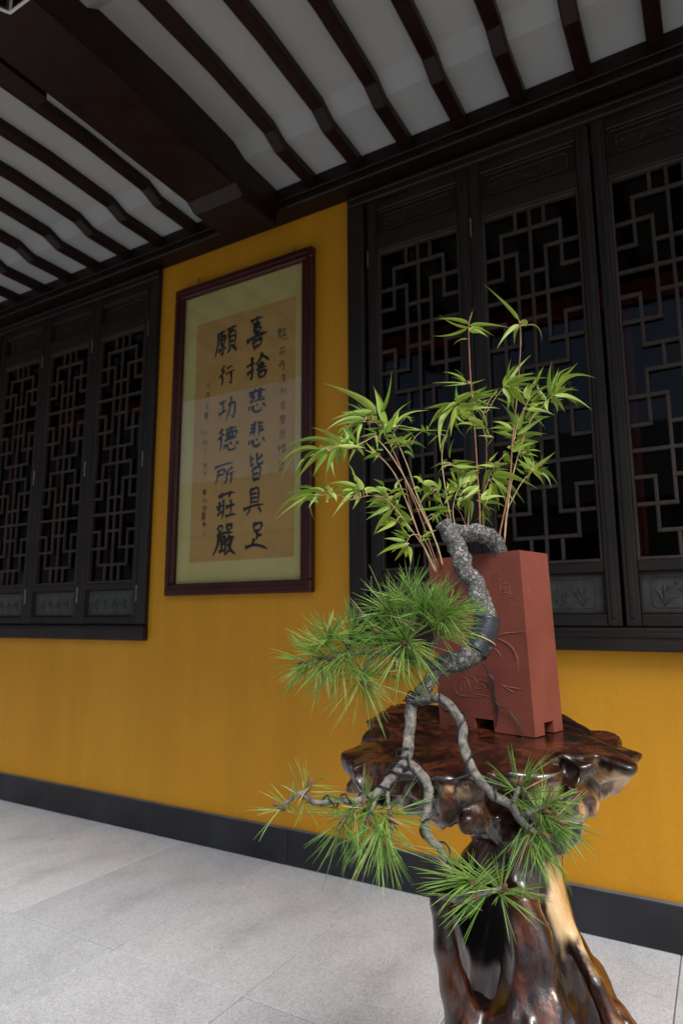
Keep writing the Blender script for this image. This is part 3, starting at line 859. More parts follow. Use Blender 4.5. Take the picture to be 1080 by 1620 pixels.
for (cx, cy, cb, r) in ((572, 1232, 0.945, (0.030, 0.045, 0.030)), (722, 1214, 0.900, (0.085, 0.055, 0.0085)), (655, 1218, 0.92, (0.018, 0.03, 0.016)),
                        (790, 1262, 0.955, (0.030, 0.06, 0.018)), (728, 1272, 0.95, (0.010, 0.03, 0.014)), (905, 1222, 0.95, (0.014, 0.04, 0.020)), (880, 1235, 0.955, (0.010, 0.04, 0.018)), (610, 1270, 0.98, (0.02, 0.04, 0.016))):
    F = smax(F, -ell(X, g(cx, cy, cb), r), 0.005)
# worn, pitted upper face; the back edge rises, the rim falls away
pit = np.clip((np.hypot((X[0] - 0.06) / 1.0, X[1] + 0.0) - 0.085) / 0.05, 0, 1)
ztop = ZTOP - 0.001 - pit * (0.010 * np.clip(0.55 + n2, 0, 1.2) + 0.006 * np.clip(n1 + 0.3, 0, 1)) + 0.19 * np.clip(X[1] - 0.05, 0, 1) - 0.016 * sst(rr, 0.17, 0.25) - 0.008 * sst(-X[1], 0.10, 0.20)
F = smax(F, X[2] - ztop, 0.006)
for (cx, cy, cb, r) in ((600, 1163, 1.04, (0.022, 0.03, 0.012)), (692, 1180, 0.97, (0.030, 0.016, 0.007)), (620, 1138, 1.14, (0.040, 0.02, 0.008)), (915, 1190, 0.965, (0.030, 0.024, 0.016)), (884, 1200, 0.95, (0.018, 0.02, 0.012)), (940, 1165, 1.02, (0.030, 0.012, 0.007)),
                        (880, 1118, 1.20, (0.06, 0.010, 0.006)), (935, 1128, 1.17, (0.03, 0.012, 0.006)), (660, 1118, 1.2, (0.05, 0.012, 0.006))):
    F = smax(F, -ell(X, g(cx, cy, cb), r), 0.004)
lc = g(926, 1258, 1.05)
F = smin(F, np.sqrt((np.hypot(X[0] - lc[0], X[2] - lc[2]) - 0.018) ** 2 + (X[1] - lc[1]) ** 2) - 0.0055, 0.006)
F = smax(F, 0.745 - X[2], 0.003)
Vt, Ft = surface_nets(F, np.array(lo), HV)
Nt = normals(F, Vt, np.array(lo), HV)
q1 = fbm(Vt[:, 0] * 22, Vt[:, 1] * 22, Vt[:, 2] * 22, 3)
pale_t = sst(-Nt[:, 2], 0.15, 0.55) * sst(Vt[:, 0], 0.11, 0.16) * sst(q1, -0.2, 0.1)
pale_t = np.maximum(pale_t, sst(-Nt[:, 2], -0.05, 0.25) * sst(0.30 + Nt[:, 2] + 0.3, 0.0, 0.3) * sst(-Vt[:, 1], 0.10, 0.14) * sst(Vt[:, 2], 0.855, 0.868) * sst(0.895 - Vt[:, 2], 0, 0.012) * sst(Vt[:, 0] + 0.13, 0, 0.03) * sst(0.07 - Vt[:, 0], 0, 0.03) * sst(q1, -0.2, 0.15) * 0.85)
pale_t = np.maximum(pale_t, sst(-Nt[:, 2], 0.35, 0.8) * sst(0.83 - Vt[:, 2], 0, 0.02) * sst(q1, -0.25, 0.15) * 0.6)
pale_t = np.maximum(pale_t, sst(Nt[:, 0], 0.35, 0.75) * sst(Vt[:, 0], 0.08, 0.11) * sst(0.85 - Vt[:, 2], 0, 0.03))

# --- pedestal
HP_ = 0.0046
lo2, hi2 = (-0.27, -0.30, -0.012), (0.35, 0.26, 0.785)
X = grid(lo2, hi2, HP_)
n1 = fbm(X[0] * 8 + 3, X[1] * 8, X[2] * 4, 3); n2 = ridged(X[0] * 12, X[1] * 12, X[2] * 3.6 + 2, 3)
F = cap(X, g(828, 1300, 1.11), g(812, 1420, 1.10), 0.064, 0.080)
F = smin(F, cap(X, g(812, 1420, 1.10), g(838, 1640, 1.09), 0.082, 0.098), 0.02)
F = smin(F, cap(X, g(838, 1640, 1.09), (0.07, 0.0, 0.02), 0.098, 0.14), 0.04)
F = smin(F, cap(X, g(748, 1425, 1.165), g(775, 1640, 1.15), 0.038, 0.052), 0.02)
F = smin(F, cap(X, g(714, 1440, 0.99), g(768, 1640, 0.97), 0.012, 0.026), 0.02)
F = smin(F, cap(X, g(768, 1640, 0.97), (-0.06, -0.14, 0.03), 0.026, 0.046), 0.03)
F = smin(F, cap(X, g(874, 1440, 1.08), g(955, 1640, 1.04), 0.026, 0.040), 0.02)
F = smin(F, cap(X, g(955, 1640, 1.04), (0.25, -0.10, 0.03), 0.040, 0.050), 0.03)
F = smin(F, cap(X, g(812, 1425, 0.985), g(838, 1640, 0.95), 0.026, 0.052), 0.02)
F = smin(F, cap(X, g(838, 1640, 0.95), (0.08, -0.22, 0.03), 0.052, 0.055), 0.03)
for fx, fy in ((-0.14, 0.12), (0.22, 0.15)):
    F = smin(F, cap(X, (0.06, 0.03, 0.28), (fx, fy, 0.03), 0.07, 0.05), 0.04)
F = F + 0.012 * n1 + 0.022 * n2
F = smin(F, ell(X, g(790, 1527, 0.925), (0.010, 0.012, 0.012)), 0.012)
for (cx, cy, cb, r) in ((752, 1488, 0.97, (0.046, 0.150, 0.078)), (738, 1442, 0.97, (0.036, 0.14, 0.052)), (766, 1532, 0.97, (0.022, 0.12, 0.036)), (800, 1345, 0.985, (0.036, 0.05, 0.060)), (765, 1310, 0.99, (0.02, 0.04, 0.04)), (834, 1385, 0.99, (0.012, 0.03, 0.03))):
    F = smax(F, -ell(X, g(cx, cy, cb), r), 0.006)
F = smax(F, -cap(X, g(890, 1505, 0.965), g(925, 1610, 0.935), 0.028, 0.046), 0.006)
rim = [(694, 1428, 0.985, 0.012), (703, 1500, 0.975, 0.0135), (720, 1565, 0.97, 0.018), (742, 1640, 0.965, 0.030), (760, 1720, 0.96, 0.036)]
for (ax_, ay_, ab_, ar_), (bx_, by_, bb_, br_) in zip(rim[:-1], rim[1:]):
    F = smin(F, cap(X, g(ax_, ay_, ab_), g(bx_, by_, bb_), ar_, br_) + 0.006 * n2, 0.010)
F = smin(F, cap(X, g(694, 1428, 0.985), g(725, 1395, 1.04), 0.011, 0.016) + 0.006 * n2, 0.012)
rim2 = [(886, 1438, 1.03, 0.010), (905, 1486, 1.01, 0.009), (944, 1560, 0.985, 0.010), (978, 1640, 0.965, 0.016), (1000, 1720, 0.96, 0.022)]
for (ax_, ay_, ab_, ar_), (bx_, by_, bb_, br_) in zip(rim2[:-1], rim2[1:]):
    F = smin(F, cap(X, g(ax_, ay_, ab_), g(bx_, by_, bb_), ar_, br_) + 0.005 * n2, 0.008)
F = smax(F, -X[2], 0.002); F = smax(F, X[2] - 0.757, 0.003)
Vp, Fp = surface_nets(F, np.array(lo2), HP_)
Np = normals(F, Vp, np.array(lo2), HP_)
q1 = fbm(Vp[:, 0] * 26, Vp[:, 1] * 26, Vp[:, 2] * 9, 3)
hollow_shade = np.zeros(len(Vp))
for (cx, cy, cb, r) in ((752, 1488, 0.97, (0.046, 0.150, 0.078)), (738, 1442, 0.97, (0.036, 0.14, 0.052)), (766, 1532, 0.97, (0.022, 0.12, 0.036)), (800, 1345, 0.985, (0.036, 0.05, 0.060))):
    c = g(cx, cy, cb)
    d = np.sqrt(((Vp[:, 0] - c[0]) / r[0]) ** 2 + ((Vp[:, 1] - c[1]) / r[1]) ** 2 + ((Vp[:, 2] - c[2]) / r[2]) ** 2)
    hollow_shade = np.maximum(hollow_shade, sst(1.22 - d + 0.25 * q1, 0.0, 0.16) * sst(Vp[:, 1] - c[1], -0.02, 0.03))
dr = np.full(len(Vp), 9.0)
for (ax_, ay_, ab_, ar_), (bx_, by_, bb_, br_) in zip(rim2[:-1], rim2[1:]):
    dr = np.minimum(dr, cap(Vp.T, g(ax_, ay_, ab_), g(bx_, by_, bb_), ar_, br_))
c1 = g(880, 1385, 1.06)
pale_p = sst(1.15 - np.sqrt(((Vp[:, 0] - c1[0]) / 0.034) ** 2 + ((Vp[:, 1] - c1[1]) / 0.09) ** 2 + ((Vp[:, 2] - c1[2]) / 0.085) ** 2) + 1.2 * q1, 0.15, 0.45)
pale_p = np.maximum(pale_p, sst(0.007 - dr, 0, 0.006) * sst(Np[:, 0], -0.1, 0.5) * sst(q1, -0.35, 0.0))

def mat_root():
    m, nt, b = new_mat("lacquered_rootwood")
    v = coords(nt, (1, 1, 0.30))
    gnz = noise(nt, v, 20, 8, 0.66, 1.6)
    c = ramp(nt, gnz, [(0.34, (0.008, 0.003, 0.0018)), (0.47, (0.042, 0.0115, 0.0045)), (0.57, (0.14, 0.038, 0.012)), (0.75, (0.27, 0.088, 0.028))])
    vg = coords(nt, (1, 1, 0.10))
    grain = noise(nt, vg, 120, 6, 0.7, 0.5)
    c = mix(nt, c, ramp(nt, grain, [(0.34, 0.45), (0.50, 1.0), (0.70, 1.35)]), 0.85, 'MULTIPLY')
    big = ramp(nt, noise(nt, coords(nt), 7, 4, 0.6), [(0.38, 0.20), (0.62, 0.92)])
    c = mix(nt, c, big, 1.0, 'MULTIPLY')
    at = N(nt, "ShaderNodeAttribute", attribute_name="pale")
    pl = ramp(nt, noise(nt, v, 40, 5, 0.6), [(0.3, (0.50, 0.26, 0.08)), (0.55, (0.68, 0.47, 0.24)), (0.75, (0.58, 0.33, 0.13))])
    c = mix(nt, c, pl, at.outputs["Fac"])
    ac = N(nt, "ShaderNodeAttribute", attribute_name="hollow_shade")      # deep shade of the hollows painted near-black; wood there is unlacquered
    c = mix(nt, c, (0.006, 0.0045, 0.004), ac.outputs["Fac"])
    nt.links.new(c, b.inputs["Base Color"])
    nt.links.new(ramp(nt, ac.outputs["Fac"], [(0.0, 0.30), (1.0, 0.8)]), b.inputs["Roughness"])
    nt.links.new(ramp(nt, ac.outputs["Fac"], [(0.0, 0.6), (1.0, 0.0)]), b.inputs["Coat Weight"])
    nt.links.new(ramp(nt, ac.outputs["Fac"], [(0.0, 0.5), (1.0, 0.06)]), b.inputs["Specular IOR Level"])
    bh = mix(nt, noise(nt, v, 30, 8, 0.7, 1.0), grain, 0.45)
    bump(nt, bh, b, 0.45, 0.005)
    nt.links.new(ramp(nt, noise(nt, coords(nt), 26, 6, 0.7), [(0.35, 0.03), (0.55, 0.07), (0.74, 0.32)]), b.inputs["Coat Roughness"])
    return m
M_ROOT = mat_root()

def sculpt(name, V, Fq, blobs, hollow_shade=None):
    # local (right, ahead, up) -> world axes
    Wd = np.outer(V[:, 0], AR) + np.outer(V[:, 1], _FH) + np.outer(V[:, 2], [0, 0, 1])
    me = bpy.data.meshes.new(name)
    me.vertices.add(len(Wd)); me.vertices.foreach_set("co", Wd.ravel())
    nf = len(Fq)
    me.loops.add(nf * 4); me.polygons.add(nf)
    me.loops.foreach_set("vertex_index", Fq.ravel().astype(np.int32))
    me.polygons.foreach_set("loop_start", np.arange(0, nf * 4, 4, dtype=np.int32))
    me.polygons.foreach_set("use_smooth", np.ones(nf, bool))
    me.update(calc_edges=True); me.validate()
    at = me.attributes.new("pale", 'FLOAT', 'POINT')
    at.data.foreach_set("value", blobs.astype(np.float32))
    at = me.attributes.new("hollow_shade", 'FLOAT', 'POINT')
    at.data.foreach_set("value", (np.zeros(len(V)) if hollow_shade is None else hollow_shade).astype(np.float32))
    return link(name, me, M_ROOT, stand)
sculpt("top_slab", Vt, Ft, pale_t)
sculpt("pedestal", Vp, Fp, pale_p * (1 - hollow_shade), hollow_shade)

# ------------------------------------------------------------------ red clay pot
def mat_clay():
    m, nt, b = new_mat("red_brown_clay")
    v = coords(nt)
    c = ramp(nt, noise(nt, v, 9, 5, 0.6), [(0.3, (0.165, 0.040, 0.025)), (0.52, (0.21, 0.054, 0.034)), (0.75, (0.245, 0.072, 0.046))])
    w = ramp(nt, noise(nt, v, 34, 6, 0.7), [(0.62, 0.0), (0.8, 0.35)])
    c = mix(nt, c, (0.24, 0.085, 0.055), w)
    nt.links.new(c, b.inputs["Base Color"])
    b.inputs["Roughness"].default_value = 0.62
    b.inputs["Specular IOR Level"].default_value = 0.35
    bump(nt, noise(nt, v, 120, 5, 0.7), b, 0.22, 0.002)
    return m
M_CLAY = mat_clay()
M_ENGRAVE = simple("incised_clay_line", (0.27, 0.10, 0.068), 0.8, 0.35, 90)
M_ENGDARK = simple("incised_dark_line", (0.10, 0.030, 0.022), 0.8, 0.35, 90)
M_SOIL = simple("dark_potting_soil", (0.045, 0.034, 0.022), 0.95, 0.6, 60, bs=0.8, bscale=120)
UA = -0.71 * AR + 0.704 * _FH; UA /= np.linalg.norm(UA)
VA = 0.704 * AR + 0.71 * _FH; VA /= np.linalg.norm(VA)
dB = ray(846, 1167); P0b = _C + dB * ((ZTOP + 0.0005 - _C[2]) / dB[2])
bpot = (P0b - _C) @ _FH
dT = ray(820.5, 868); P0t = P(820.5, 868, bpot + 0.004)
WW, LL = 0.173 * bpot, 0.089 * bpot
HP = P0t[2] - P0b[2]
print("pot b", bpot, "height", HP, "lean", P0t - P0b)
def pot(s, t, h):
    """s: 0 near corner .. 1 left end of the front face; t: 0 front .. 1 back; h: 0 .. 1"""
    b0 = P0b + UA * WW * s + VA * LL * t
    t0 = P0t + UA * WW * 1.02 * s + VA * LL * 1.02 * t - np.array((0, 0, 0.004)) * s
    return b0 * (1 - h) + t0 * h
root_p = P0b + UA * WW / 2 + VA * LL / 2
pt = empty("plant_pot", tuple(root_p), "tall rectangular red clay pot with incised plants and small feet on the rootwood stand", "plant pot")
def pbox(s0, s1, t0, t1, h0, h1, c=0.0):
    mb = MB().box(s0 * WW, s1 * WW, t0 * LL, t1 * LL, h0 * HP, h1 * HP, c)
    mb.v = [tuple(pot(x / WW, y / LL, z / HP) - root_p) for x, y, z in mb.v]
    return mb
def pot_body():
    # outer shell with an open top: bevelled box whose top is inset and sunk
    bm = bmesh.new()
    bmesh.ops.create_cube(bm, size=1)
    for q in bm.verts:
        q.co = Vector(((q.co.x + .5) * WW, (q.co.y + .5) * LL, (0.063 + (q.co.z + .5) * 0.937) * HP))
    top = max(bm.faces, key=lambda f: f.calc_center_median().z)
    bmesh.ops.inset_region(bm, faces=[top], thickness=0.010)
    bmesh.ops.translate(bm, vec=(0, 0, -0.022), verts=top.verts[:])
    bm.edges.ensure_lookup_table()
    ed = [e for e in bm.edges if e.calc_face_angle(0) > 0.5 and min(q.co.z for q in e.verts) > 0.08 * HP and not (e.verts[0] in top.verts and e.verts[1] in top.verts)]
    bmesh.ops.bevel(bm, geom=ed, offset=0.0022, segments=2, affect='EDGES')
    bm.verts.index_update()
    mb = MB(); mb.add([tuple(pot(q.co.x / WW, q.co.y / LL, q.co.z / HP) - root_p) for q in bm.verts], [[q.index for q in f.verts] for f in bm.faces])
    bm.free()
    return mb
pot_body().build("pot_body", M_CLAY, pt)
fs, ft = 0.40, 0.34
for s0, t0 in ((0, 0), (1 - fs, 0), (0, 1 - ft), (1 - fs, 1 - ft)):
    pbox(s0, s0 + fs, t0, t0 + ft, 0.0, 0.0629).build("foot", M_CLAY, pt)
# soil with a lumpy surface
n = 14
v, f = [], []
for i in range(n + 1):
    for j in range(n + 1):
        s_, t_ = 0.062 + 0.876 * i / n, 0.115 + 0.77 * j / n
        v.append(pot(s_, t_, 0.955 + random.uniform(-0.008, 0.012)) - root_p)
for i in range(n):
    for j in range(n):
        a = i * (n + 1) + j; f.append((a, a + n + 1, a + n + 2, a + 1))
mesh("soil", v, f, M_SOIL, pt, smooth=True)
# incised drawing and characters on the front face
nrm = np.cross(P0t - P0b, UA); nrm /= np.linalg.norm(nrm)
if nrm @ (_C - P0b) < 0: nrm = -nrm
cx4 = lambda x, y: (640 + x / 3.857, 800 + y / 3.857)
def engrave(polys, r, name, mat=None):
    mb = MB()
    for pl in polys:
        pts = [on_plane(*cx4(*q), P0b, nrm) + nrm * 0.0002 - root_p for q in pl]
        q = spline(pts, 4)
        mb.tube(q, [r * (0.5 + 0.7 * math.sin(math.pi * min(1, max(0.06, i / (len(q) - 1))))) for i in range(len(q))], 5)
    return mb.build(name, mat or M_ENGRAVE, pt)
def glyph(ch, x0, y0, x1, y1):
    out = []
    for st in ST[ch].split(";"):
        out.append([(x0 + float(q.split(",")[0]) / 100 * (x1 - x0), y0 + float(q.split(",")[1]) / 100 * (y1 - y0)) for q in st.split(" ")])
    return out
engrave(glyph('秀', 528, 400, 592, 470), 0.00042, "incised_character")
engrave(glyph('風', 568, 478, 650, 545), 0.00042, "incised_character")
engrave([[(640, 545), (655, 560), (676, 548)], [(648, 592), (652, 600)], [(672, 566), (676, 570)]], 0.0004, "incised_signature")
engrave([[(560, 798), (620, 778), (735, 770)]], 0.0008, "incised_leaf"); engrave([[(545, 800), (640, 850), (685, 930), (690, 1010)]], 0.0008, "incised_leaf")
engrave([[(560, 812), (645, 868), (678, 960)]], 0.0006, "incised_leaf", M_ENGDARK)
engrave([[(535, 865), (565, 885), (592, 930)]], 0.0006, "incised_leaf"); engrave([[(585, 1092), (640, 1108), (718, 1120)], [(600, 1100), (640, 1125), (668, 1145)]], 0.0007, "incised_leaf")
engrave([[(300, 1070), (312, 1130), (335, 1150), (345, 1100), (365, 1075), (370, 1130)], [(345, 1050), (380, 1060), (400, 1120), (385, 1140)], [(410, 1040), (440, 1075), (430, 1110), (470, 1120)], [(450, 1060), (500, 1075), (520, 1110), (500, 1140)], [(420, 1150), (470, 1155), (520, 1170)], [(310, 1140), (350, 1160), (440, 1165)], [(460, 1090), (490, 1100), (480, 1130)]], 0.0005, "incised_rock")
engrave([[(752, 490), (765, 560)], [(758, 545), (770, 570)]], 0.0004, "scratch")

# ------------------------------------------------------------------ cascading pine
def mat_bark():
    m, nt, b = new_mat("pine_bark")
    v = coords(nt)
    nz = N(nt, "ShaderNodeTexNoise"); nz.inputs["Scale"].default_value = 55; nz.inputs["Detail"].default_value = 5; nt.links.new(v, nz.inputs["Vector"])
    sc = N(nt, "ShaderNodeVectorMath", operation='SCALE'); sc.inputs["Scale"].default_value = 0.030
    ad = N(nt, "ShaderNodeVectorMath", operation='ADD')
    nt.links.new(nz.outputs["Color"], sc.inputs[0]); nt.links.new(v, ad.inputs[0]); nt.links.new(sc.outputs[0], ad.inputs[1])
    v1 = N(nt, "ShaderNodeTexVoronoi", feature='F1'); v2 = N(nt, "ShaderNodeTexVoronoi", feature='DISTANCE_TO_EDGE')
    for q in (v1, v2):
        q.inputs["Scale"].default_value = 130; nt.links.new(ad.outputs[0], q.inputs["Vector"])
    sep = N(nt, "ShaderNodeSeparateColor"); nt.links.new(v1.outputs["Color"], sep.inputs[0])
    c = ramp(nt, sep.outputs[0], [(0.0, (0.13, 0.118, 0.106)), (0.35, (0.19, 0.178, 0.165)), (0.7, (0.26, 0.248, 0.232)), (1.0, (0.36, 0.346, 0.327))])
    c = mix(nt, c, ramp(nt, noise(nt, v, 150, 6, 0.75), [(0.3, 0.55), (0.6, 1.1)]), 1.0, 'MULTIPLY')
    fis = ramp(nt, v2.outputs["Distance"], [(0.0, 0.10), (0.06, 0.55), (0.16, 1.0)])
    c = mix(nt, c, fis, 0.7, 'MULTIPLY')
    nt.links.new(c, b.inputs["Base Color"]); b.inputs["Roughness"].default_value = 0.85
    hb_ = mix(nt, fis, sep.outputs[0], 0.35)
    bump(nt, hb_, b, 0.9, 0.004)
    return m
M_BARK = mat_bark()
M_TWIG = simple("young_grey_bark", (0.165, 0.150, 0.128), 0.85, 0.75, 95, bs=0.8, bscale=130)
M_TAPE = simple("black_binding_tape", (0.020, 0.026, 0.034), 0.38, 0.35, 50, bs=0.15, bscale=200)
M_WIRE = simple("dark_training_wire", (0.035, 0.036, 0.042), 0.35, 0.3, 40, metal=0.4)
M_RAFFIA = simple("tan_binding_cord", (0.45, 0.33, 0.17), 0.8, 0.2, 60)
M_BUD = simple("red_brown_bud", (0.20, 0.085, 0.055), 0.8, 0.4, 80)

def mat_leafy(name, c0, c1, c2, trans=0.35, rough=0.45):
    m, nt, b = new_mat(name)
    oi = N(nt, "ShaderNodeObjectInfo")
    c = ramp(nt, oi.outputs["Random"], [(0.0, c0), (0.5, c1), (1.0, c2)])
    nz = ramp(nt, noise(nt, coords(nt), 38, 3), [(0.3, 0.82), (0.7, 1.12)])
    c = mix(nt, c, nz, 1.0, 'MULTIPLY')
    nt.links.new(c, b.inputs["Base Color"]); b.inputs["Roughness"].default_value = rough
    t = N(nt, "ShaderNodeBsdfTranslucent"); mx = N(nt, "ShaderNodeMixShader"); mx.inputs[0].default_value = trans
    tc = mix(nt, c, (1.15, 1.1, 0.5), 1.0, 'MULTIPLY'); nt.links.new(tc, t.inputs[0])
    out = nt.nodes["Material Output"]
    nt.links.new(b.outputs[0], mx.inputs[1]); nt.links.new(t.outputs[0], mx.inputs[2]); nt.links.new(mx.outputs[0], out.inputs[0])
    return m
M_NEEDLE = mat_leafy("pine_needle_green", (0.15, 0.31, 0.055), (0.24, 0.44, 0.085), (0.35, 0.52, 0.12), 0.36, 0.36)
M_NEEDLE_D = simple("old_tan_needle", (0.42, 0.33, 0.14), 0.6, 0.25, 60)
M_LEAF = mat_leafy("bamboo_leaf_green", (0.18, 0.32, 0.035), (0.31, 0.46, 0.055), (0.44, 0.56, 0.10), 0.40, 0.42)
M_CULM = simple("pale_bamboo_stem", (0.56, 0.39, 0.21), 0.55, 0.35, 60)
M_CULMR = simple("reddish_bamboo_stem", (0.36, 0.17, 0.095), 0.5, 0.35, 60)

pine_root = pot(0.16, 0.55, 0.95)
pine = empty("pine_bonsai", tuple(pine_root), "cascading pine bonsai with grey bark trunk and needle tufts spilling over the pot", "bonsai")
def PP(px, py, b): return P(px, py, b - 0.038 * min(1.0, max(0.0, (py - 1140) / 100))) - pine_root

def bark_tube(pts, rad, name, mat, parent=pine, n=14, per=9, rough=0.12, freq=60):
    """organic limb: spline tube whose radius is roughened by noise"""
    sp = spline(pts, per); m = len(sp)
    jt = np.array(sp) * 42
    amp = 0.55 * max(rad) * np.sin(np.linspace(0, math.pi, m)) ** 0.5
    off = np.stack([vnoise(jt[:, 0] + 3 * k, jt[:, 1] + 7 * k, jt[:, 2] + 11 * k) for k in range(3)], 1)
    sp = [np.array(q) + o_ * a_ for q, o_, a_ in zip(sp, off, amp)]
    rr = np.interp(np.linspace(0, 1, m), np.linspace(0, 1, len(rad)), rad)
    mb = MB().tube(sp, list(rr), n)
    V = np.array(mb.v)
    ctr = np.repeat(np.array(sp), n, axis=0); V2 = V[:len(ctr)]
    k = fbm(V2[:, 0] * freq, V2[:, 1] * freq, V2[:, 2] * freq, 3) * 2 * rough + fbm(V2[:, 0] * freq * 3, V2[:, 1] * freq * 3, V2[:, 2] * freq * 3, 2) * rough
    V[:len(ctr)] = ctr + (V2 - ctr) * (1 + k)[:, None]
    mb.v = [tuple(q) for q in V]
    return mb.build(name, mat, parent, smooth=True)

b0 = bpot
# trunk out of the soil, over the rim and down the front of the pot
tr = [(796, 890, b0 + .045), (782, 858, b0 + .04), (762, 846, b0 + .035), (738, 842, b0 + .03), (716, 838, b0 + .015)]
bark_tube([PP(*q) for q in tr], [0.012, 0.0145, 0.015, 0.0145, 0.012], "trunk", M_BARK, rough=0.17, freq=75)
tr = [(700, 828, b0 + .02), (712, 846, b0 + .012), (723, 868, b0 + .0), (735, 900, b0 - .02), (753, 935, b0 - .04), (769, 968, b0 - .055), (768, 995, b0 - .062), (756, 1026, b0 - .068), (732, 1044, b0 - .075), (704, 1050, b0 - .082), (690, 1058, b0 - .086)]
bark_tube([PP(*q) for q in tr], [0.0130, 0.0158, 0.0160, 0.0150, 0.0150, 0.0162, 0.0160, 0.0155, 0.0168, 0.0150, 0.0115], "trunk", M_BARK, rough=0.20, freq=85)
tp = [(770, 978, b0 - .058), (768, 995, b0 - .062), (758, 1020, b0 - .067), (750, 1031, b0 - .070)]
MB().tube(spline([PP(*q) for q in tp], 5), 0.0205, 16).build("tape_wrap", M_TAPE, pine, smooth=True)
MB().tube(spline([PP(764, 1008, b0 - .0648), PP(761, 1013, b0 - .0655)], 3), 0.0218, 16).build("tape_band", M_TAPE, pine, smooth=True)
MB().tube(spline([PP(762.0, 1011.5, b0 - .0653), PP(761.2, 1013.5, b0 - .0656)], 2), 0.0224, 16).build("binding_cord", M_RAFFIA, pine, smooth=True)

LIMBS = [
 ([(694, 1052, -.084), (676, 1078, -.095), (662, 1098, -.105), (652, 1112, -.112)], [.0125, .0125, .0125, .0120]),
 ([(652, 1108, -.112), (648, 1135, -.120), (647, 1165, -.130), (643, 1192, -.140), (640, 1206, -.145)], [.0108, .0102, .0100, .0098, .0090]),
 ([(652, 1110, -.112), (672, 1108, -.125), (692, 1106, -.140), (714, 1120, -.150), (730, 1145, -.158), (735, 1178, -.165), (742, 1208, -.172), (762, 1240, -.182), (785, 1262, -.190)], [.0095, .0085, .0082, .0080, .0080, .0078, .0076, .0072, .0068]),
 ([(785, 1262, -.190), (808, 1272, -.195), (820, 1290, -.198), (836, 1312, -.202)], [.0068, .0062, .0058, .0050]),
 ([(808, 1275, -.195), (818, 1252, -.198), (823, 1240, -.200)], [.0045, .004, .003]),
 ([(822, 1290, -.198), (848, 1282, -.200), (872, 1268, -.205)], [.0045, .004, .003]),
 ([(834, 1308, -.202), (850, 1318, -.205), (862, 1322, -.21)], [.0045, .004, .003]),
 ([(640, 1204, -.145), (622, 1228, -.155), (602, 1252, -.165), (575, 1264, -.172), (540, 1267, -.178), (508, 1270, -.182)], [.0085, .0075, .0068, .0058, .0050, .0044]),
 ([(508, 1270, -.182), (492, 1268, -.184), (477, 1256, -.186), (462, 1264, -.188), (446, 1276, -.190)], [.0044, .0046, .0042, .0034, .0026]),
 ([(477, 1256, -.186), (486, 1250, -.188), (490, 1243, -.188)], [.004, .003, .0025]),
 ([(600, 1254, -.165), (590, 1275, -.175), (582, 1300, -.185)], [.004, .0034, .0028]),
 ([(582, 1262, -.172), (552, 1285, -.182), (540, 1302, -.19)], [.0036, .003, .0024]),
 ([(642, 1204, -.145), (664, 1224, -.155), (677, 1248, -.162), (676, 1280, -.170), (673, 1305, -.175), (682, 1330, -.180), (700, 1346, -.185), (707, 1372, -.190)], [.0085, .0080, .0076, .0072, .0070, .0068, .0064, .0056]),
 ([(707, 1372, -.190), (716, 1395, -.192), (732, 1410, -.195), (746, 1422, -.196)], [.0056, .0052, .0046, .0036]),
 ([(746, 1424, -.196), (722, 1424, -.198), (694, 1418, -.2)], [.0046, .0052, .0035]),
 ([(746, 1420, -.196), (770, 1412, -.2), (795, 1404, -.205)], [.004, .0034, .0026]),
 ([(612, 1240, -.16), (615, 1280, -.18), (622, 1300, -.19), (612, 1338, -.2)], [.0035, .003, .0028, .002]),
 ([(692, 1052, -.086), (660, 1046, -.095), (628, 1036, -.10), (590, 1030, -.105), (550, 1035, -.11), (505, 1042, -.115)], [.0080, .0070, .0060, .0050, .0040, .0030]),
 ([(660, 1046, -.095), (655, 1020, -.11), (642, 1012, -.115)], [.005, .004, .003]),
 ([(668, 1046, -.093), (690, 1010, -.115), (706, 984, -.125)], [.005, .004, .003]),
 ([(628, 1036, -.10), (612, 1000, -.10), (606, 962, -.10)], [.0045, .0036, .0028]),
 ([(590, 1030, -.105), (578, 1060, -.115), (574, 1080, -.12)], [.004, .0032, .0026]),
 ([(560, 1034, -.108), (540, 1010, -.11), (522, 1002, -.115)], [.0036, .003, .0024]),
]
for pts, rad in LIMBS:
    big = max(rad) > 0.0109
    bark_tube([PP(x, y, b0 + d) for x, y, d in pts], [q * 0.82 for q in rad], "branch", M_BARK if big else M_TWIG, n=10 if big else 9, per=9, rough=0.17, freq=110)

def coil(pts, r, turns, wr, name="training_wire"):
    sp = spline(pts, 16); m = len(sp); out = []
    for i in range(m):
        t = np.array(sp[min(i + 1, m - 1)]) - np.array(sp[max(i - 1, 0)]); t /= np.linalg.norm(t)
        a = np.cross(t, [0.3, 0.9, 0.2]); a /= np.linalg.norm(a); c = np.cross(t, a)
        an = 2 * math.pi * turns * i / m
        out.append(np.array(sp[i]) + r * (a * math.cos(an) + c * math.sin(an)))
    MB().tube(out, wr, 5).build(name, M_WIRE, pine, smooth=True)
coil([PP(x, y, b0 + d) for x, y, d in LIMBS[2][0][2:]], 0.0092, 3.2, 0.0014)
coil([PP(x, y, b0 + d) for x, y, d in LIMBS[7][0]], 0.0078, 6, 0.0012)
coil([PP(x, y, b0 + d) for x, y, d in LIMBS[12][0]], 0.0086, 2.2, 0.0013)
coil([PP(640, 1190, b0 - .14), PP(630, 1215, b0 - .15), PP(615, 1235, b0 - .158)], 0.0105, 4, 0.0014)
coil([PP(658, 1100, b0 - .108), PP(650, 1116, b0 - .114)], 0.0130, 2.5, 0.0013)
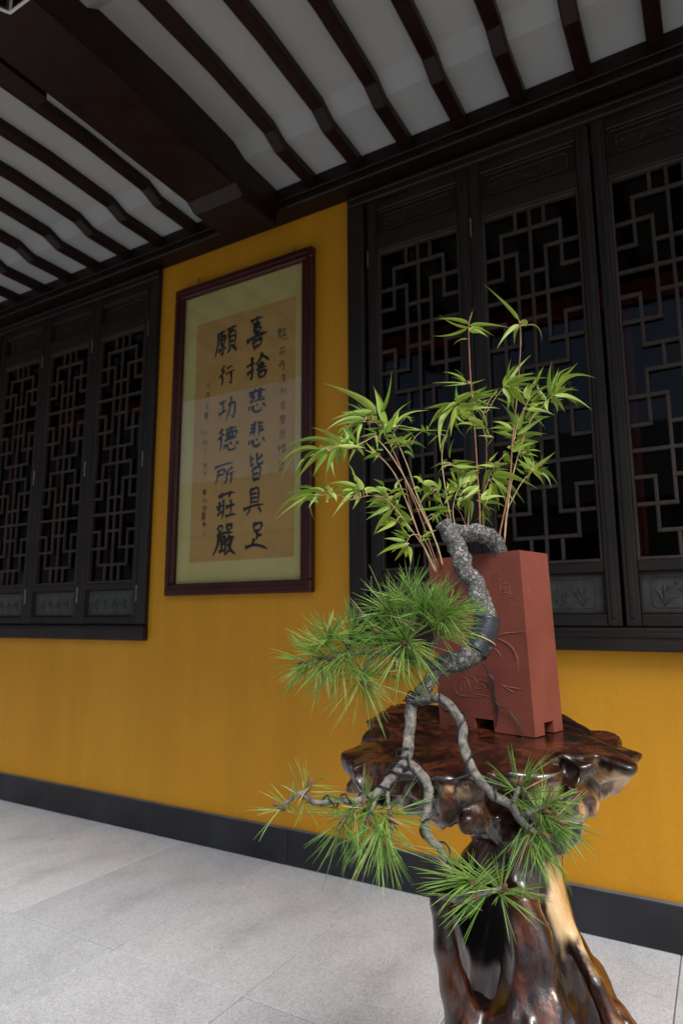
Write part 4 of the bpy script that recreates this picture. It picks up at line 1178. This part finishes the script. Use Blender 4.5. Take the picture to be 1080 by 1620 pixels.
MB().tube(spline([PP(*q) for q in ((672, 1238, b0 - .16), (690, 1232, b0 - .165), (710, 1235, b0 - .17), (735, 1228, b0 - .175), (748, 1222, b0 - .178))], 6), 0.0018, 6).build("training_wire", M_WIRE, pine, smooth=True)
onf = lambda x, y, o: on_plane(*cx4(x, y), P0b, nrm) + nrm * o - pine_root
MB().tube(spline([onf(497, 955, .012), onf(520, 1020, .006), onf(548, 1060, .004), onf(552, 1150, .003), onf(572, 1225, .003), onf(562, 1345, .004)], 6), 0.0012, 6).build("hanging_wire", M_WIRE, pine, smooth=True)
MB().tube(spline([onf(545, 1050, .005), onf(556, 1120, .006), onf(566, 1200, .006), onf(640, 1250, .004), onf(700, 1330, .004), onf(732, 1425, .006)], 6), 0.0009, 6).build("hanging_wire", M_WIRE, pine, smooth=True)
coil([onf(515, 1035, .006), onf(548, 1062, .005)], 0.002, 3, 0.0010, "wire_twist"); coil([onf(560, 1195, .005), onf(580, 1238, .005)], 0.002, 4, 0.0010, "wire_twist")

def needle(mb, p, d, L, r, droop, rs):
    side = np.cross(d, [rs.uniform(-1, 1), rs.uniform(-1, 1), rs.uniform(-1, 1)]); side /= np.linalg.norm(side) + 1e-9
    up = np.cross(d, side); bend = rs.uniform(-0.10, 0.16)
    pts = [p + d * L * t + np.array((0, 0, -1.0)) * droop * L * t * t + side * bend * L * t * t for t in (0, 0.4, 0.75, 1.0)]
    rr = [r, r, r * 0.8, r * 0.15]
    v = []
    for q, w_ in zip(pts, rr):
        for k in range(3):
            an = 2.0944 * k
            v.append(q + w_ * (side * math.cos(an) + up * math.sin(an)))
    f = []
    for i in range(3):
        for k in range(3):
            k2 = (k + 1) % 3
            f.append((i * 3 + k, i * 3 + k2, i * 3 + 3 + k2, i * 3 + 3 + k))
    mb.add(v, f)

def tuft(px, py, d, dirp, n, Lpx, seed, lo=15, hi=95, old=3):
    """needle tuft at a shoot tip; dirp: shoot direction in the picture (dx, dy, toward)"""
    rs = random.Random(seed)
    c = PP(px, py, b0 + d)
    ax = AR * dirp[0] - np.array((0, 0, 1.0)) * dirp[1] - _FH * dirp[2]; ax = ax / np.linalg.norm(ax)
    e1 = np.cross(ax, [0.13, 0.31, 0.94]); e1 /= np.linalg.norm(e1); e2 = np.cross(ax, e1)
    mb = MB(); mo = MB()
    L0 = Lpx / FPX * (b0 + d)
    n = int(n * (1.25 if py < 1150 else 0.85)); old = (old + 1) // 2
    for i in range(n):
        al = math.radians(rs.uniform(lo, hi)); be = rs.uniform(0, 2 * math.pi)
        dr = ax * math.cos(al) + (e1 * math.cos(be) + e2 * math.sin(be)) * math.sin(al)
        base = c - ax * rs.uniform(0, 0.03) ** 1.0 + dr * 0.002
        L = L0 * rs.uniform(0.62, 1.08)
        for s_ in (-1, 1):
            d2 = dr + s_ * 0.05 * np.cross(dr, ax) + np.array([rs.uniform(-.03, .03) for _ in range(3)]); d2 /= np.linalg.norm(d2)
            needle(mo if i < old else mb, base, d2, L * rs.uniform(0.86, 1.02), 0.00056, rs.uniform(0.0, 0.16), rs)
    o = mb.build("needle_tuft", M_NEEDLE, pine)
    if old: mo.build("dry_needle", M_NEEDLE_D, o)
    MB().tube([c - ax * 0.008, c, c + ax * 0.006, c + ax * 0.011], [0.0026, 0.0036, 0.0026, 0.0006], 7).build("bud", M_BUD, o, smooth=True)
    return o
TUFTS = [
 (700, 980, -.125, (0.35, -0.75, 0.35), 62, 88, 10, 90, 2), (672, 962, -.120, (-0.1, -0.9, 0.3), 58, 88, 12, 95, 2), (640, 1016, -.125, (-0.25, 0.1, 0.9), 60, 92, 25, 100, 2), (612, 962, -.105, (-0.6, -0.7, 0.3), 44, 84, 15, 95, 3),
 (650, 940, -.10, (0.1, -0.9, 0.1), 36, 78, 10, 85, 1), (715, 962, -.13, (0.8, -0.5, 0.3), 36, 74, 12, 80, 2), (598, 1000, -.11, (-0.5, -0.3, 0.7), 42, 82, 20, 100, 2),
 (556, 1004, -.112, (-0.2, -0.9, 0.3), 34, 78, 15, 90, 3), (520, 1002, -.115, (0.1, -0.9, 0.4), 34, 72, 20, 95, 4), (508, 1040, -.116, (-0.8, -0.1, 0.4), 44, 78, 20, 100, 4), (480, 1048, -.12, (-0.9, 0.0, 0.3), 34, 66, 15, 85, 3), (540, 1046, -.115, (-0.4, 0.6, 0.5), 36, 76, 20, 95, 3),
 (574, 1080, -.122, (0.1, 0.55, 0.8), 46, 82, 25, 100, 4), (626, 1046, -.12, (0.0, 0.8, 0.5), 26, 78, 20, 85, 2),
 (443, 1276, -.190, (-0.75, -0.35, 0.2), 13, 66, 10, 85, 3), (489, 1242, -.188, (0.25, -0.85, 0.3), 17, 64, 10, 95, 4), (582, 1302, -.188, (-0.1, 0.75, 0.6), 46, 92, 15, 95, 4), (540, 1304, -.19, (-0.55, 0.55, 0.5), 32, 84, 15, 90, 3),
 (575, 1275, -.18, (0.0, -0.9, 0.4), 16, 66, 15, 80, 2), (621, 1298, -.19, (0.6, 0.2, 0.5), 24, 80, 15, 95, 3), (612, 1338, -.20, (0.3, 0.85, 0.3), 24, 84, 10, 75, 3), (596, 1320, -.195, (-0.45, 0.8, 0.2), 28, 92, 10, 60, 2),
 (738, 1392, -.195, (-0.93, -0.2, 0.25), 40, 100, 8, 42, 2), (752, 1418, -.198, (-0.9, 0.1, 0.3), 18, 80, 10, 45, 2), (797, 1404, -.205, (0.1, -0.6, 0.7), 30, 80, 20, 100, 2), (745, 1400, -.20, (0.35, -0.85, 0.3), 18, 76, 10, 60, 1),
 (822, 1240, -.200, (0.1, -0.9, 0.4), 30, 78, 12, 85, 2), (872, 1266, -.205, (0.7, -0.6, 0.3), 34, 66, 15, 95, 2), (860, 1320, -.21, (0.75, 0.25, 0.5), 44, 82, 15, 95, 2), (885, 1300, -.21, (0.9, 0.2, 0.3), 36, 70, 15, 85, 2), (840, 1345, -.21, (-0.1, 0.85, 0.5), 24, 72, 12, 75, 2), (862, 1285, -.205, (0.3, -0.3, 0.9), 26, 66, 25, 100, 2),
]
for i, (px, py, d, dp, n, L, lo_, hi_, old) in enumerate(TUFTS):
    tuft(px, py, d, dp, n, L, 100 + i, lo_, hi_, old)

# ------------------------------------------------------------------ bamboo in the same pot
bam_root = pot(0.55, 0.5, 0.95)
bam = empty("bamboo_plant", tuple(bam_root), "slender potted bamboo clump with bright green leaves rising from the red clay pot", "bamboo")
bm0 = (bam_root - _C) @ _FH
CULMS = [  # (points: px, py, depth offset), radius px, material
 ([(700, 895, .00), (690, 860, .00), (668, 812, -.005), (650, 775, -.01), (632, 742, -.015), (612, 712, -.02), (592, 690, -.025)], 2.3, 0),
 ([(694, 900, .01), (676, 850, .01), (660, 806, .005), (645, 770, .0), (630, 732, -.005), (616, 702, -.01), (600, 672, -.015), (578, 667, -.02)], 2.1, 1),
 ([(698, 885, .015), (682, 838, .02), (660, 785, .02), (646, 742, .02), (634, 712, .02), (622, 684, .02)], 2.2, 0),
 ([(688, 905, -.01), (668, 860, -.015), (645, 800, -.02), (625, 752, -.025), (600, 722, -.03), (578, 712, -.035)], 2.0, 0),
 ([(690, 905, -.015), (672, 868, -.02), (650, 838, -.028), (628, 808, -.035), (610, 788, -.04)], 1.8, 0),
 ([(684, 900, -.01), (664, 850, -.01), (648, 800, -.005), (640, 760, .0)], 1.8, 1),
 ([(692, 905, .0), (672, 855, -.02), (652, 846, -.03), (640, 862, -.035)], 1.5, 0),
 ([(714, 850, .02), (713, 826, .02), (706, 785, .02), (700, 745, .02), (699, 715, .02), (705, 690, .015), (719, 645, .01)], 2.0, 0),
 ([(722, 840, .03), (716, 812, .03), (720, 785, .03), (728, 768, .03)], 1.6, 0),
 ([(712, 838, .03), (706, 812, .03), (698, 795, .03), (690, 775, .025), (668, 766, .02)], 1.5, 0),
 ([(760, 860, .02), (759, 838, .02), (758, 800, .02), (756, 770, .02), (754, 735, .02), (751, 690, .02), (747, 640, .02), (744, 600, .02), (742, 560, .02), (741, 515, .02), (746, 494, .02)], 2.5, 1),
 ([(786, 880, .02), (790, 845, .02), (801, 792, .02), (807, 750, .02), (810, 700, .02), (816, 640, .02), (821, 580, .02), (823, 540, .02), (822, 512, .02)], 2.7, 1),
 ([(795, 880, .03), (799, 840, .03), (803, 800, .03), (810, 755, .03), (820, 718, .028), (832, 680, .025), (846, 655, .02), (866, 634, .015)], 2.3, 0),
 ([(797, 855, .01), (801, 812, .01), (812, 786, .005), (826, 762, .0), (841, 746, -.005)], 1.8, 0),
 ([(764, 860, .04), (763, 810, .04), (766, 770, .04), (769, 735, .04), (769, 690, .04), (769, 650, .035)], 1.4, 1),
 ([(742, 850, .04), (740, 830, .04), (742, 800, .04), (741, 775, .04), (744, 750, .04)], 1.8, 0),
 ([(738, 835, .035), (728, 812, .035), (718, 800, .03)], 1.3, 1),
 ([(760, 790, .04), (770, 765, .035), (776, 748, .03), (790, 728, .02), (800, 718, .02)], 1.4, 0),
 ([(746, 622, .02), (752, 640, .015), (768, 652, .01), (784, 628, .01), (796, 614, .01)], 1.3, 0),
 ([(770, 700, .03), (763, 668, .025), (770, 640, .02), (780, 625, .02)], 1.2, 0),
 ([(812, 700, .02), (818, 670, .015), (832, 640, .01), (836, 632, .01)], 1.5, 0),
 ([(592, 690, -.025), (574, 700, -.03), (556, 706, -.04), (538, 705, -.045), (520, 712, -.05)], 1.4, 0),
 ([(578, 667, -.02), (562, 668, -.025), (545, 678, -.03)], 1.2, 0),
 ([(610, 788, -.04), (585, 784, -.05), (556, 790, -.055), (530, 782, -.06), (505, 784, -.065)], 1.4, 1),
 ([(650, 705, .02), (656, 692, .02), (667, 682, .02)], 1.1, 0),
 ([(622, 684, .02), (634, 668, .02), (640, 662, .02)], 1.1, 0),
 ([(719, 645, .01), (735, 640, .01), (757, 634, .01)], 1.1, 0),
 ([(757, 780, .02), (770, 790, .015), (765, 802, .01)], 1.1, 0),
]
M_C = [M_CULM, M_CULMR]
culm_objs, samples = [], []
for ci, (pts, r, mi) in enumerate(CULMS):
    w3 = spline([P(x, y, bm0 + d) - bam_root for x, y, d in pts], 6)
    p2 = spline([np.array((x, y, d), float) for x, y, d in pts], 6)
    m = len(w3)
    base_r = r / 2 / FPX * bm0 * 1.05
    rad = [base_r * (1.0 - 0.45 * i / (m - 1)) * (1.22 if (i % 6 == 0 and 0 < i < m - 1 and r > 1.5) else 1.0) for i in range(m)]
    o = MB().tube(w3, rad, 7).build("culm", M_C[mi], bam, smooth=True)
    culm_objs.append((o, MB()))
    for i in range(m): samples.append((p2[i][0], p2[i][1], p2[i][2], ci, i / (m - 1)))
samples = np.array(samples)

C1 = lambda x, y: (430 + x / 5.4, 600 + y / 5.4)
C2 = lambda x, y: (560 + x / 5.4, 600 + y / 5.4)
C3 = lambda x, y: (740 + x / 5.4, 560 + y / 5.4)
C4 = lambda x, y: (430 + x / 5.4, 730 + y / 5.4)
C5 = lambda x, y: (580 + x / 5.4, 720 + y / 5.4)
C6 = lambda x, y: (720 + x / 5.4, 680 + y / 5.4)
C7 = lambda x, y: (660 + x / 4.909, 450 + y / 4.909)
LEAVES = [
 (C1, 5.4, "890,290,720,150,455,40,90 975,375,930,230,878,90,85 990,455,1020,370,1075,290,75 870,268,720,285,590,280,50 800,340,620,340,465,440,45 780,360,640,370,520,410,30 590,550,470,460,345,415,45 540,560,300,510,38,638,50 420,600,200,610,20,795,40 400,605,200,650,65,900,15 480,600,340,700,195,885,60 470,610,400,720,358,820,60 550,590,500,690,472,795,55 620,560,620,640,610,720,45 715,595,680,650,655,725,28 770,370,735,470,735,610,35 640,420,690,490,745,560,60 620,400,570,460,540,475,30 895,460,830,430,770,425,22 890,465,810,480,750,495,30 890,470,900,540,900,610,30 940,430,930,450,910,500,55 740,595,765,620,785,655,35 900,640,850,590,795,530,30 920,640,850,650,780,685,35 960,480,1030,490,1080,500,35 1080,520,1000,535,940,565,35 590,560,650,500,600,420,50 560,570,700,570,800,590,40 620,450,640,540,640,600,40 820,260,770,300,690,330,40 890,330,850,340,780,330,60 700,560,640,520,560,500,35 560,560,500,520,440,500,30"),
 (C2, 5.4, "330,420,440,300,630,270,35 440,320,470,330,490,375,25 575,435,470,430,370,420,18 575,435,500,415,415,405,14 580,445,585,415,570,385,45 590,437,680,435,780,440,12 590,445,640,460,700,475,14 385,545,440,490,505,455,40 410,575,510,540,610,590,50 400,540,330,520,240,565,45 330,560,290,520,250,490,35 860,220,740,300,635,400,50 850,230,740,360,740,610,75 860,240,830,360,825,480,65 870,230,950,300,1010,350,60 860,215,970,140,1090,90,55 880,230,980,230,1090,200,80 940,270,1020,255,1100,270,25 1100,400,960,370,870,395,40 1100,370,1000,330,930,300,40 800,480,760,540,735,600,40 710,480,670,520,625,560,12 800,720,740,720,655,760,30 830,720,930,700,1040,710,25 840,730,930,745,1070,740,40"),
 (C3, 5.4, "720,370,690,230,712,75,60 730,330,820,200,930,80,60 750,330,880,190,1075,205,55 750,340,830,310,905,285,35 735,355,880,360,1045,472,55 720,375,780,420,822,495,60 690,400,670,440,685,495,50 520,395,620,300,800,240,30 520,405,610,360,705,325,20 510,390,520,310,560,260,70 540,300,600,200,640,110,40 670,400,610,320,590,260,50 300,280,420,200,565,170,55 310,280,480,220,690,205,60 350,280,470,260,620,270,40 300,290,340,350,362,415,50 350,290,430,370,505,455,90 20,370,150,330,285,290,35 0,420,120,370,310,345,45 20,480,120,455,265,465,30 60,330,110,305,165,280,25 400,620,370,530,285,425,60 375,640,300,590,215,580,40 370,660,280,630,180,640,45 380,700,290,680,200,660,40 220,715,150,700,80,700,25 415,690,540,600,670,535,55 410,720,530,680,665,685,50 520,440,580,425,650,430,35 510,480,620,480,730,520,45 500,560,580,500,650,430,60 400,770,480,740,600,750,40 380,800,470,790,590,755,40 440,830,520,825,620,830,30 430,640,460,560,490,460,55 0,560,90,600,180,650,50 245,380,320,410,385,455,20"),
 (C6, 5.4, "480,190,580,130,700,100,50 560,200,640,170,730,185,30 570,210,640,205,705,230,30 650,340,610,260,565,215,45 640,330,580,290,520,235,50 655,340,665,300,665,260,50 680,330,770,260,850,190,45 690,345,790,370,870,470,50 660,355,710,400,755,470,45 640,365,620,400,612,445,25 430,200,450,250,500,300,50 330,300,400,295,470,285,40 340,345,400,340,470,340,25 310,390,480,400,685,495,80 340,440,420,500,510,635,45 310,450,350,560,370,690,50 300,340,260,420,225,530,55 330,310,250,300,180,310,35 220,600,320,560,425,578,50 220,620,330,620,425,660,45 230,690,250,750,237,840,35 110,610,90,680,85,770,50 130,600,140,680,125,790,45 190,400,100,420,50,480,80 0,300,90,290,180,272,25 0,310,100,310,240,330,50 200,530,120,500,40,560,60 20,350,40,420,30,510,60 10,600,30,620,35,680,30 200,480,130,540,60,600,50 180,350,120,380,60,400,50"),
 (C5, 5.4, "480,240,440,190,390,185,45 480,245,560,240,620,290,70 470,300,540,290,620,310,40 600,310,620,240,610,190,45 560,330,500,350,450,435,40 570,340,610,370,650,430,55 770,290,730,240,690,200,60 790,280,800,180,760,110,70 820,230,880,190,960,150,60 780,300,700,300,660,320,60 850,330,860,290,900,250,60 700,450,560,460,390,490,45 680,460,520,460,380,470,25 580,500,640,500,690,540,30 570,510,600,550,615,600,30 170,300,100,290,0,310,55 150,350,140,290,90,265,60 200,330,270,290,340,300,35 230,350,300,330,360,350,35 180,380,90,390,0,450,50 200,430,100,480,0,550,55 220,470,120,580,60,680,55 250,570,150,620,75,670,45 250,560,190,560,140,575,35 230,430,290,440,340,460,40 180,400,190,450,200,500,40 330,740,230,715,150,715,40 330,760,200,790,90,860,55 345,780,290,840,240,900,45 350,780,370,850,370,930,50 340,690,290,660,230,640,40 380,560,290,480,250,470,40 470,700,530,660,600,640,35 290,600,330,570,380,580,35 640,340,680,360,740,340,40 820,360,780,400,790,460,45 700,330,740,300,760,250,50"),
 (C4, 5.4, "720,215,600,180,480,195,45 770,240,740,170,685,100,65 710,230,610,225,520,255,35 705,260,620,330,520,470,50 730,250,740,310,690,405,60 450,260,390,230,320,235,30 420,270,270,250,100,282,25 370,290,200,300,35,460,45 360,295,220,350,40,490,35 370,300,280,330,205,450,35 390,300,350,340,312,395,30 500,265,490,230,470,205,45 465,285,470,310,465,335,35 505,275,540,300,550,345,40 800,250,860,240,940,270,50 980,270,930,240,890,215,45 1000,330,900,330,800,350,35 980,380,880,380,790,400,30 1040,300,980,330,900,380,50"),
 (C7, 4.909, "785,275,690,160,522,5,40 785,310,700,370,622,490,50 840,320,930,330,965,440,14 845,318,820,290,790,305,58 400,305,290,270,150,270,42 405,315,540,310,710,335,38 395,335,270,390,125,400,32 405,365,470,360,540,405,50 388,425,330,430,278,470,14 400,300,420,240,440,165,8 380,755,300,700,200,680,25 385,770,260,760,120,765,16 390,770,290,780,200,790,18 400,775,470,755,528,735,18 470,840,505,815,545,795,25"),
]
def leaf_mesh(b, m, t, wid, tw, rs):
    """lanceolate blade from base b through m to tip t, folded along the midrib"""
    c = 2 * m - 0.5 * (b + t)
    n = 9
    v, f = [], []
    for i in range(n):
        s = i / (n - 1)
        p = (1 - s) ** 2 * b + 2 * s * (1 - s) * c + s * s * t
        tg = 2 * (1 - s) * (c - b) + 2 * s * (t - c); tg /= np.linalg.norm(tg) + 1e-9
        vw = p + bam_root - _C; vw /= np.linalg.norm(vw)
        sd = np.cross(tg, vw); sd /= np.linalg.norm(sd) + 1e-9
        nn = np.cross(sd, tg)
        sd2 = sd * math.cos(tw) + nn * math.sin(tw); nn2 = np.cross(sd2, tg)
        x = s ** 0.56
        w_ = wid / 2 * (math.sin(math.pi * min(x, 1)) ** 0.95 if 0 < s < 1 else 0.0) * (1 - s) ** 0.22 * 1.08
        if i == 0: w_ = wid * 0.05
        if i == n - 1: w_ = wid * 0.01
        v += [p - sd2 * w_ + nn2 * w_ * 0.36, p, p + sd2 * w_ + nn2 * w_ * 0.36]
    for i in range(n - 1):
        a = i * 3
        f += [(a, a + 1, a + 4, a + 3), (a + 1, a + 2, a + 5, a + 4)]
    return v, f
rs = random.Random(21)
nleaf = 0
FILL = [MB(), MB(), MB()]
for cf, sc, txt in LEAVES:
    for it in txt.split(" "):
        q = list(map(float, it.split(",")))
        bx, by = cf(q[0], q[1]); mx_, my_ = cf(q[2], q[3]); tx, ty = cf(q[4], q[5]); wpx = q[6] / sc
        dd = np.hypot(samples[:, 0] - bx, samples[:, 1] - by) + 6 * samples[:, 4] * 0
        k = int(dd.argmin()); ci = int(samples[k, 3])
        d0 = samples[k, 2] + rs.uniform(-0.012, 0.012)
        tx, ty = tx + 0.07 * (tx - mx_), ty + 0.07 * (ty - my_)
        Lp = math.hypot(tx - bx, ty - by)
        dt = rs.uniform(-0.6, 0.45) * Lp / FPX * bm0
        B = P(bx, by, bm0 + d0) - bam_root; Mi = P(mx_, my_, bm0 + d0 + 0.42 * dt) - bam_root; T_ = P(tx, ty, bm0 + d0 + dt) - bam_root
        tw = math.radians(rs.uniform(-50, 50))
        co, tmb = culm_objs[ci]
        wid = wpx / FPX * bm0 / max(0.78, math.cos(tw)) * 0.76
        v, f = leaf_mesh(B, Mi, T_, wid, tw, rs)
        mesh("leaf", v, f, M_LEAF, co, smooth=True)
        if q[6] > 28 and rs.random() < 0.55 and nleaf < 292:
            # a second blade from the same node, swung aside
            an = math.radians(rs.choice((-1, 1)) * rs.uniform(14, 38)); sc2 = rs.uniform(0.6, 0.92)
            rot = lambda x, y: (bx + sc2 * ((x - bx) * math.cos(an) - (y - by) * math.sin(an)), by + sc2 * ((x - bx) * math.sin(an) + (y - by) * math.cos(an)))
            m2, t2 = rot(mx_, my_), rot(tx, ty)
            d2 = d0 + rs.uniform(0.004, 0.018); dt2 = rs.uniform(-0.3, 0.6) * Lp / FPX * bm0
            v, f = leaf_mesh(P(bx, by, bm0 + d0) - bam_root, P(*m2, bm0 + d2 + 0.4 * dt2) - bam_root, P(*t2, bm0 + d2 + dt2) - bam_root, wid * 0.85, math.radians(rs.uniform(-40, 40)), rs)
            mesh("leaf", v, f, M_LEAF, co, smooth=True)
            nleaf += 1
        nleaf += 1
        if q[6] > 20 and by > 560:
            # thin blades filling in behind
            for _ in range(2):
                an = math.radians(rs.uniform(-75, 75)); sc2 = rs.uniform(0.45, 0.85); ox_, oy_ = rs.uniform(-9, 9), rs.uniform(-9, 9)
                rot = lambda x, y: (bx + ox_ + sc2 * ((x - bx) * math.cos(an) - (y - by) * math.sin(an)), by + oy_ + sc2 * ((x - bx) * math.sin(an) + (y - by) * math.cos(an)))
                m2, t2 = rot(mx_, my_), rot(tx, ty)
                d2 = d0 + rs.uniform(0.0, 0.045); dt2 = rs.uniform(-0.4, 0.7) * Lp / FPX * bm0
                v, f = leaf_mesh(P(bx + ox_, by + oy_, bm0 + d2) - bam_root, P(*m2, bm0 + d2 + 0.4 * dt2) - bam_root, P(*t2, bm0 + d2 + dt2) - bam_root, wid * rs.uniform(0.45, 0.75), math.radians(rs.uniform(-55, 55)), rs)
                FILL[rs.randrange(3)].add(v, f)
        if 3 < dd[k] < 60:
            a = P(samples[k, 0], samples[k, 1], bm0 + samples[k, 2]) - bam_root
            tmb.tube(spline([a, (a + B) / 2 + np.array((0, 0, 0.003)), B], 3), [0.0008, 0.0007, 0.0007, 0.0006, 0.0006, 0.0005, 0.0005][:7], 5)
for co, tmb in culm_objs:
    if tmb.v: tmb.build("twig", M_CULM, co, smooth=True)
for mb in FILL:
    tag(mb.build("fine_foliage", M_LEAF, bam, smooth=True), kind="stuff")

# ------------------------------------------------------------------ the far side of the courtyard (behind the camera, mirrored in the glass)
def hall(name, x0, x1, y0, y1, zw, zr, lab, axis):
    t = empty(name, ((x0 + x1) / 2, (y0 + y1) / 2, -0.3), lab, "building")
    ox, oy, oz = t.location
    L, D = (x1 - x0) / 2, (y1 - y0) / 2
    MB().box(-L, L, -D, D, 0, zw).build("wall", M_LIME, t)
    e = 0.9
    if axis == 'x':
        v = [(-L - e, -D - e, zw - .2), (L + e, -D - e, zw - .2), (L + e, D + e, zw - .2), (-L - e, D + e, zw - .2), (-L - e, 0, zr), (L + e, 0, zr)]
        f = [(0, 1, 5, 4), (2, 3, 4, 5), (0, 4, 3), (1, 2, 5), (3, 2, 1, 0)]
    else:
        v = [(-L - e, -D - e, zw - .2), (L + e, -D - e, zw - .2), (L + e, D + e, zw - .2), (-L - e, D + e, zw - .2), (0, -D - e, zr), (0, D + e, zr)]
        f = [(0, 4, 5, 3), (1, 2, 5, 4), (0, 1, 4), (3, 5, 2), (3, 2, 1, 0)]
    MB().add(v, f).build("roof", M_TILE, t)
    return t
h = hall("courtyard_hall", -48, 10, -22, -14, 4.2, 7.1, "white walled hall with a grey tiled roof across the courtyard behind the viewer", 'x')
for k in range(14):
    x = -27 + 3.8 * k
    MB().box(x, x + 2.2, 3.96, 4.06, 0.6, 3.4).build("window", M_WIN, h)
h2 = hall("side_sky_blocker", -40, -14, -10.0, -3.0, 4.0, 9.0, "unseen roofed block added on the left of the courtyard to darken the left windows", 'x')  # added out of view to keep bright sky out of the left panes
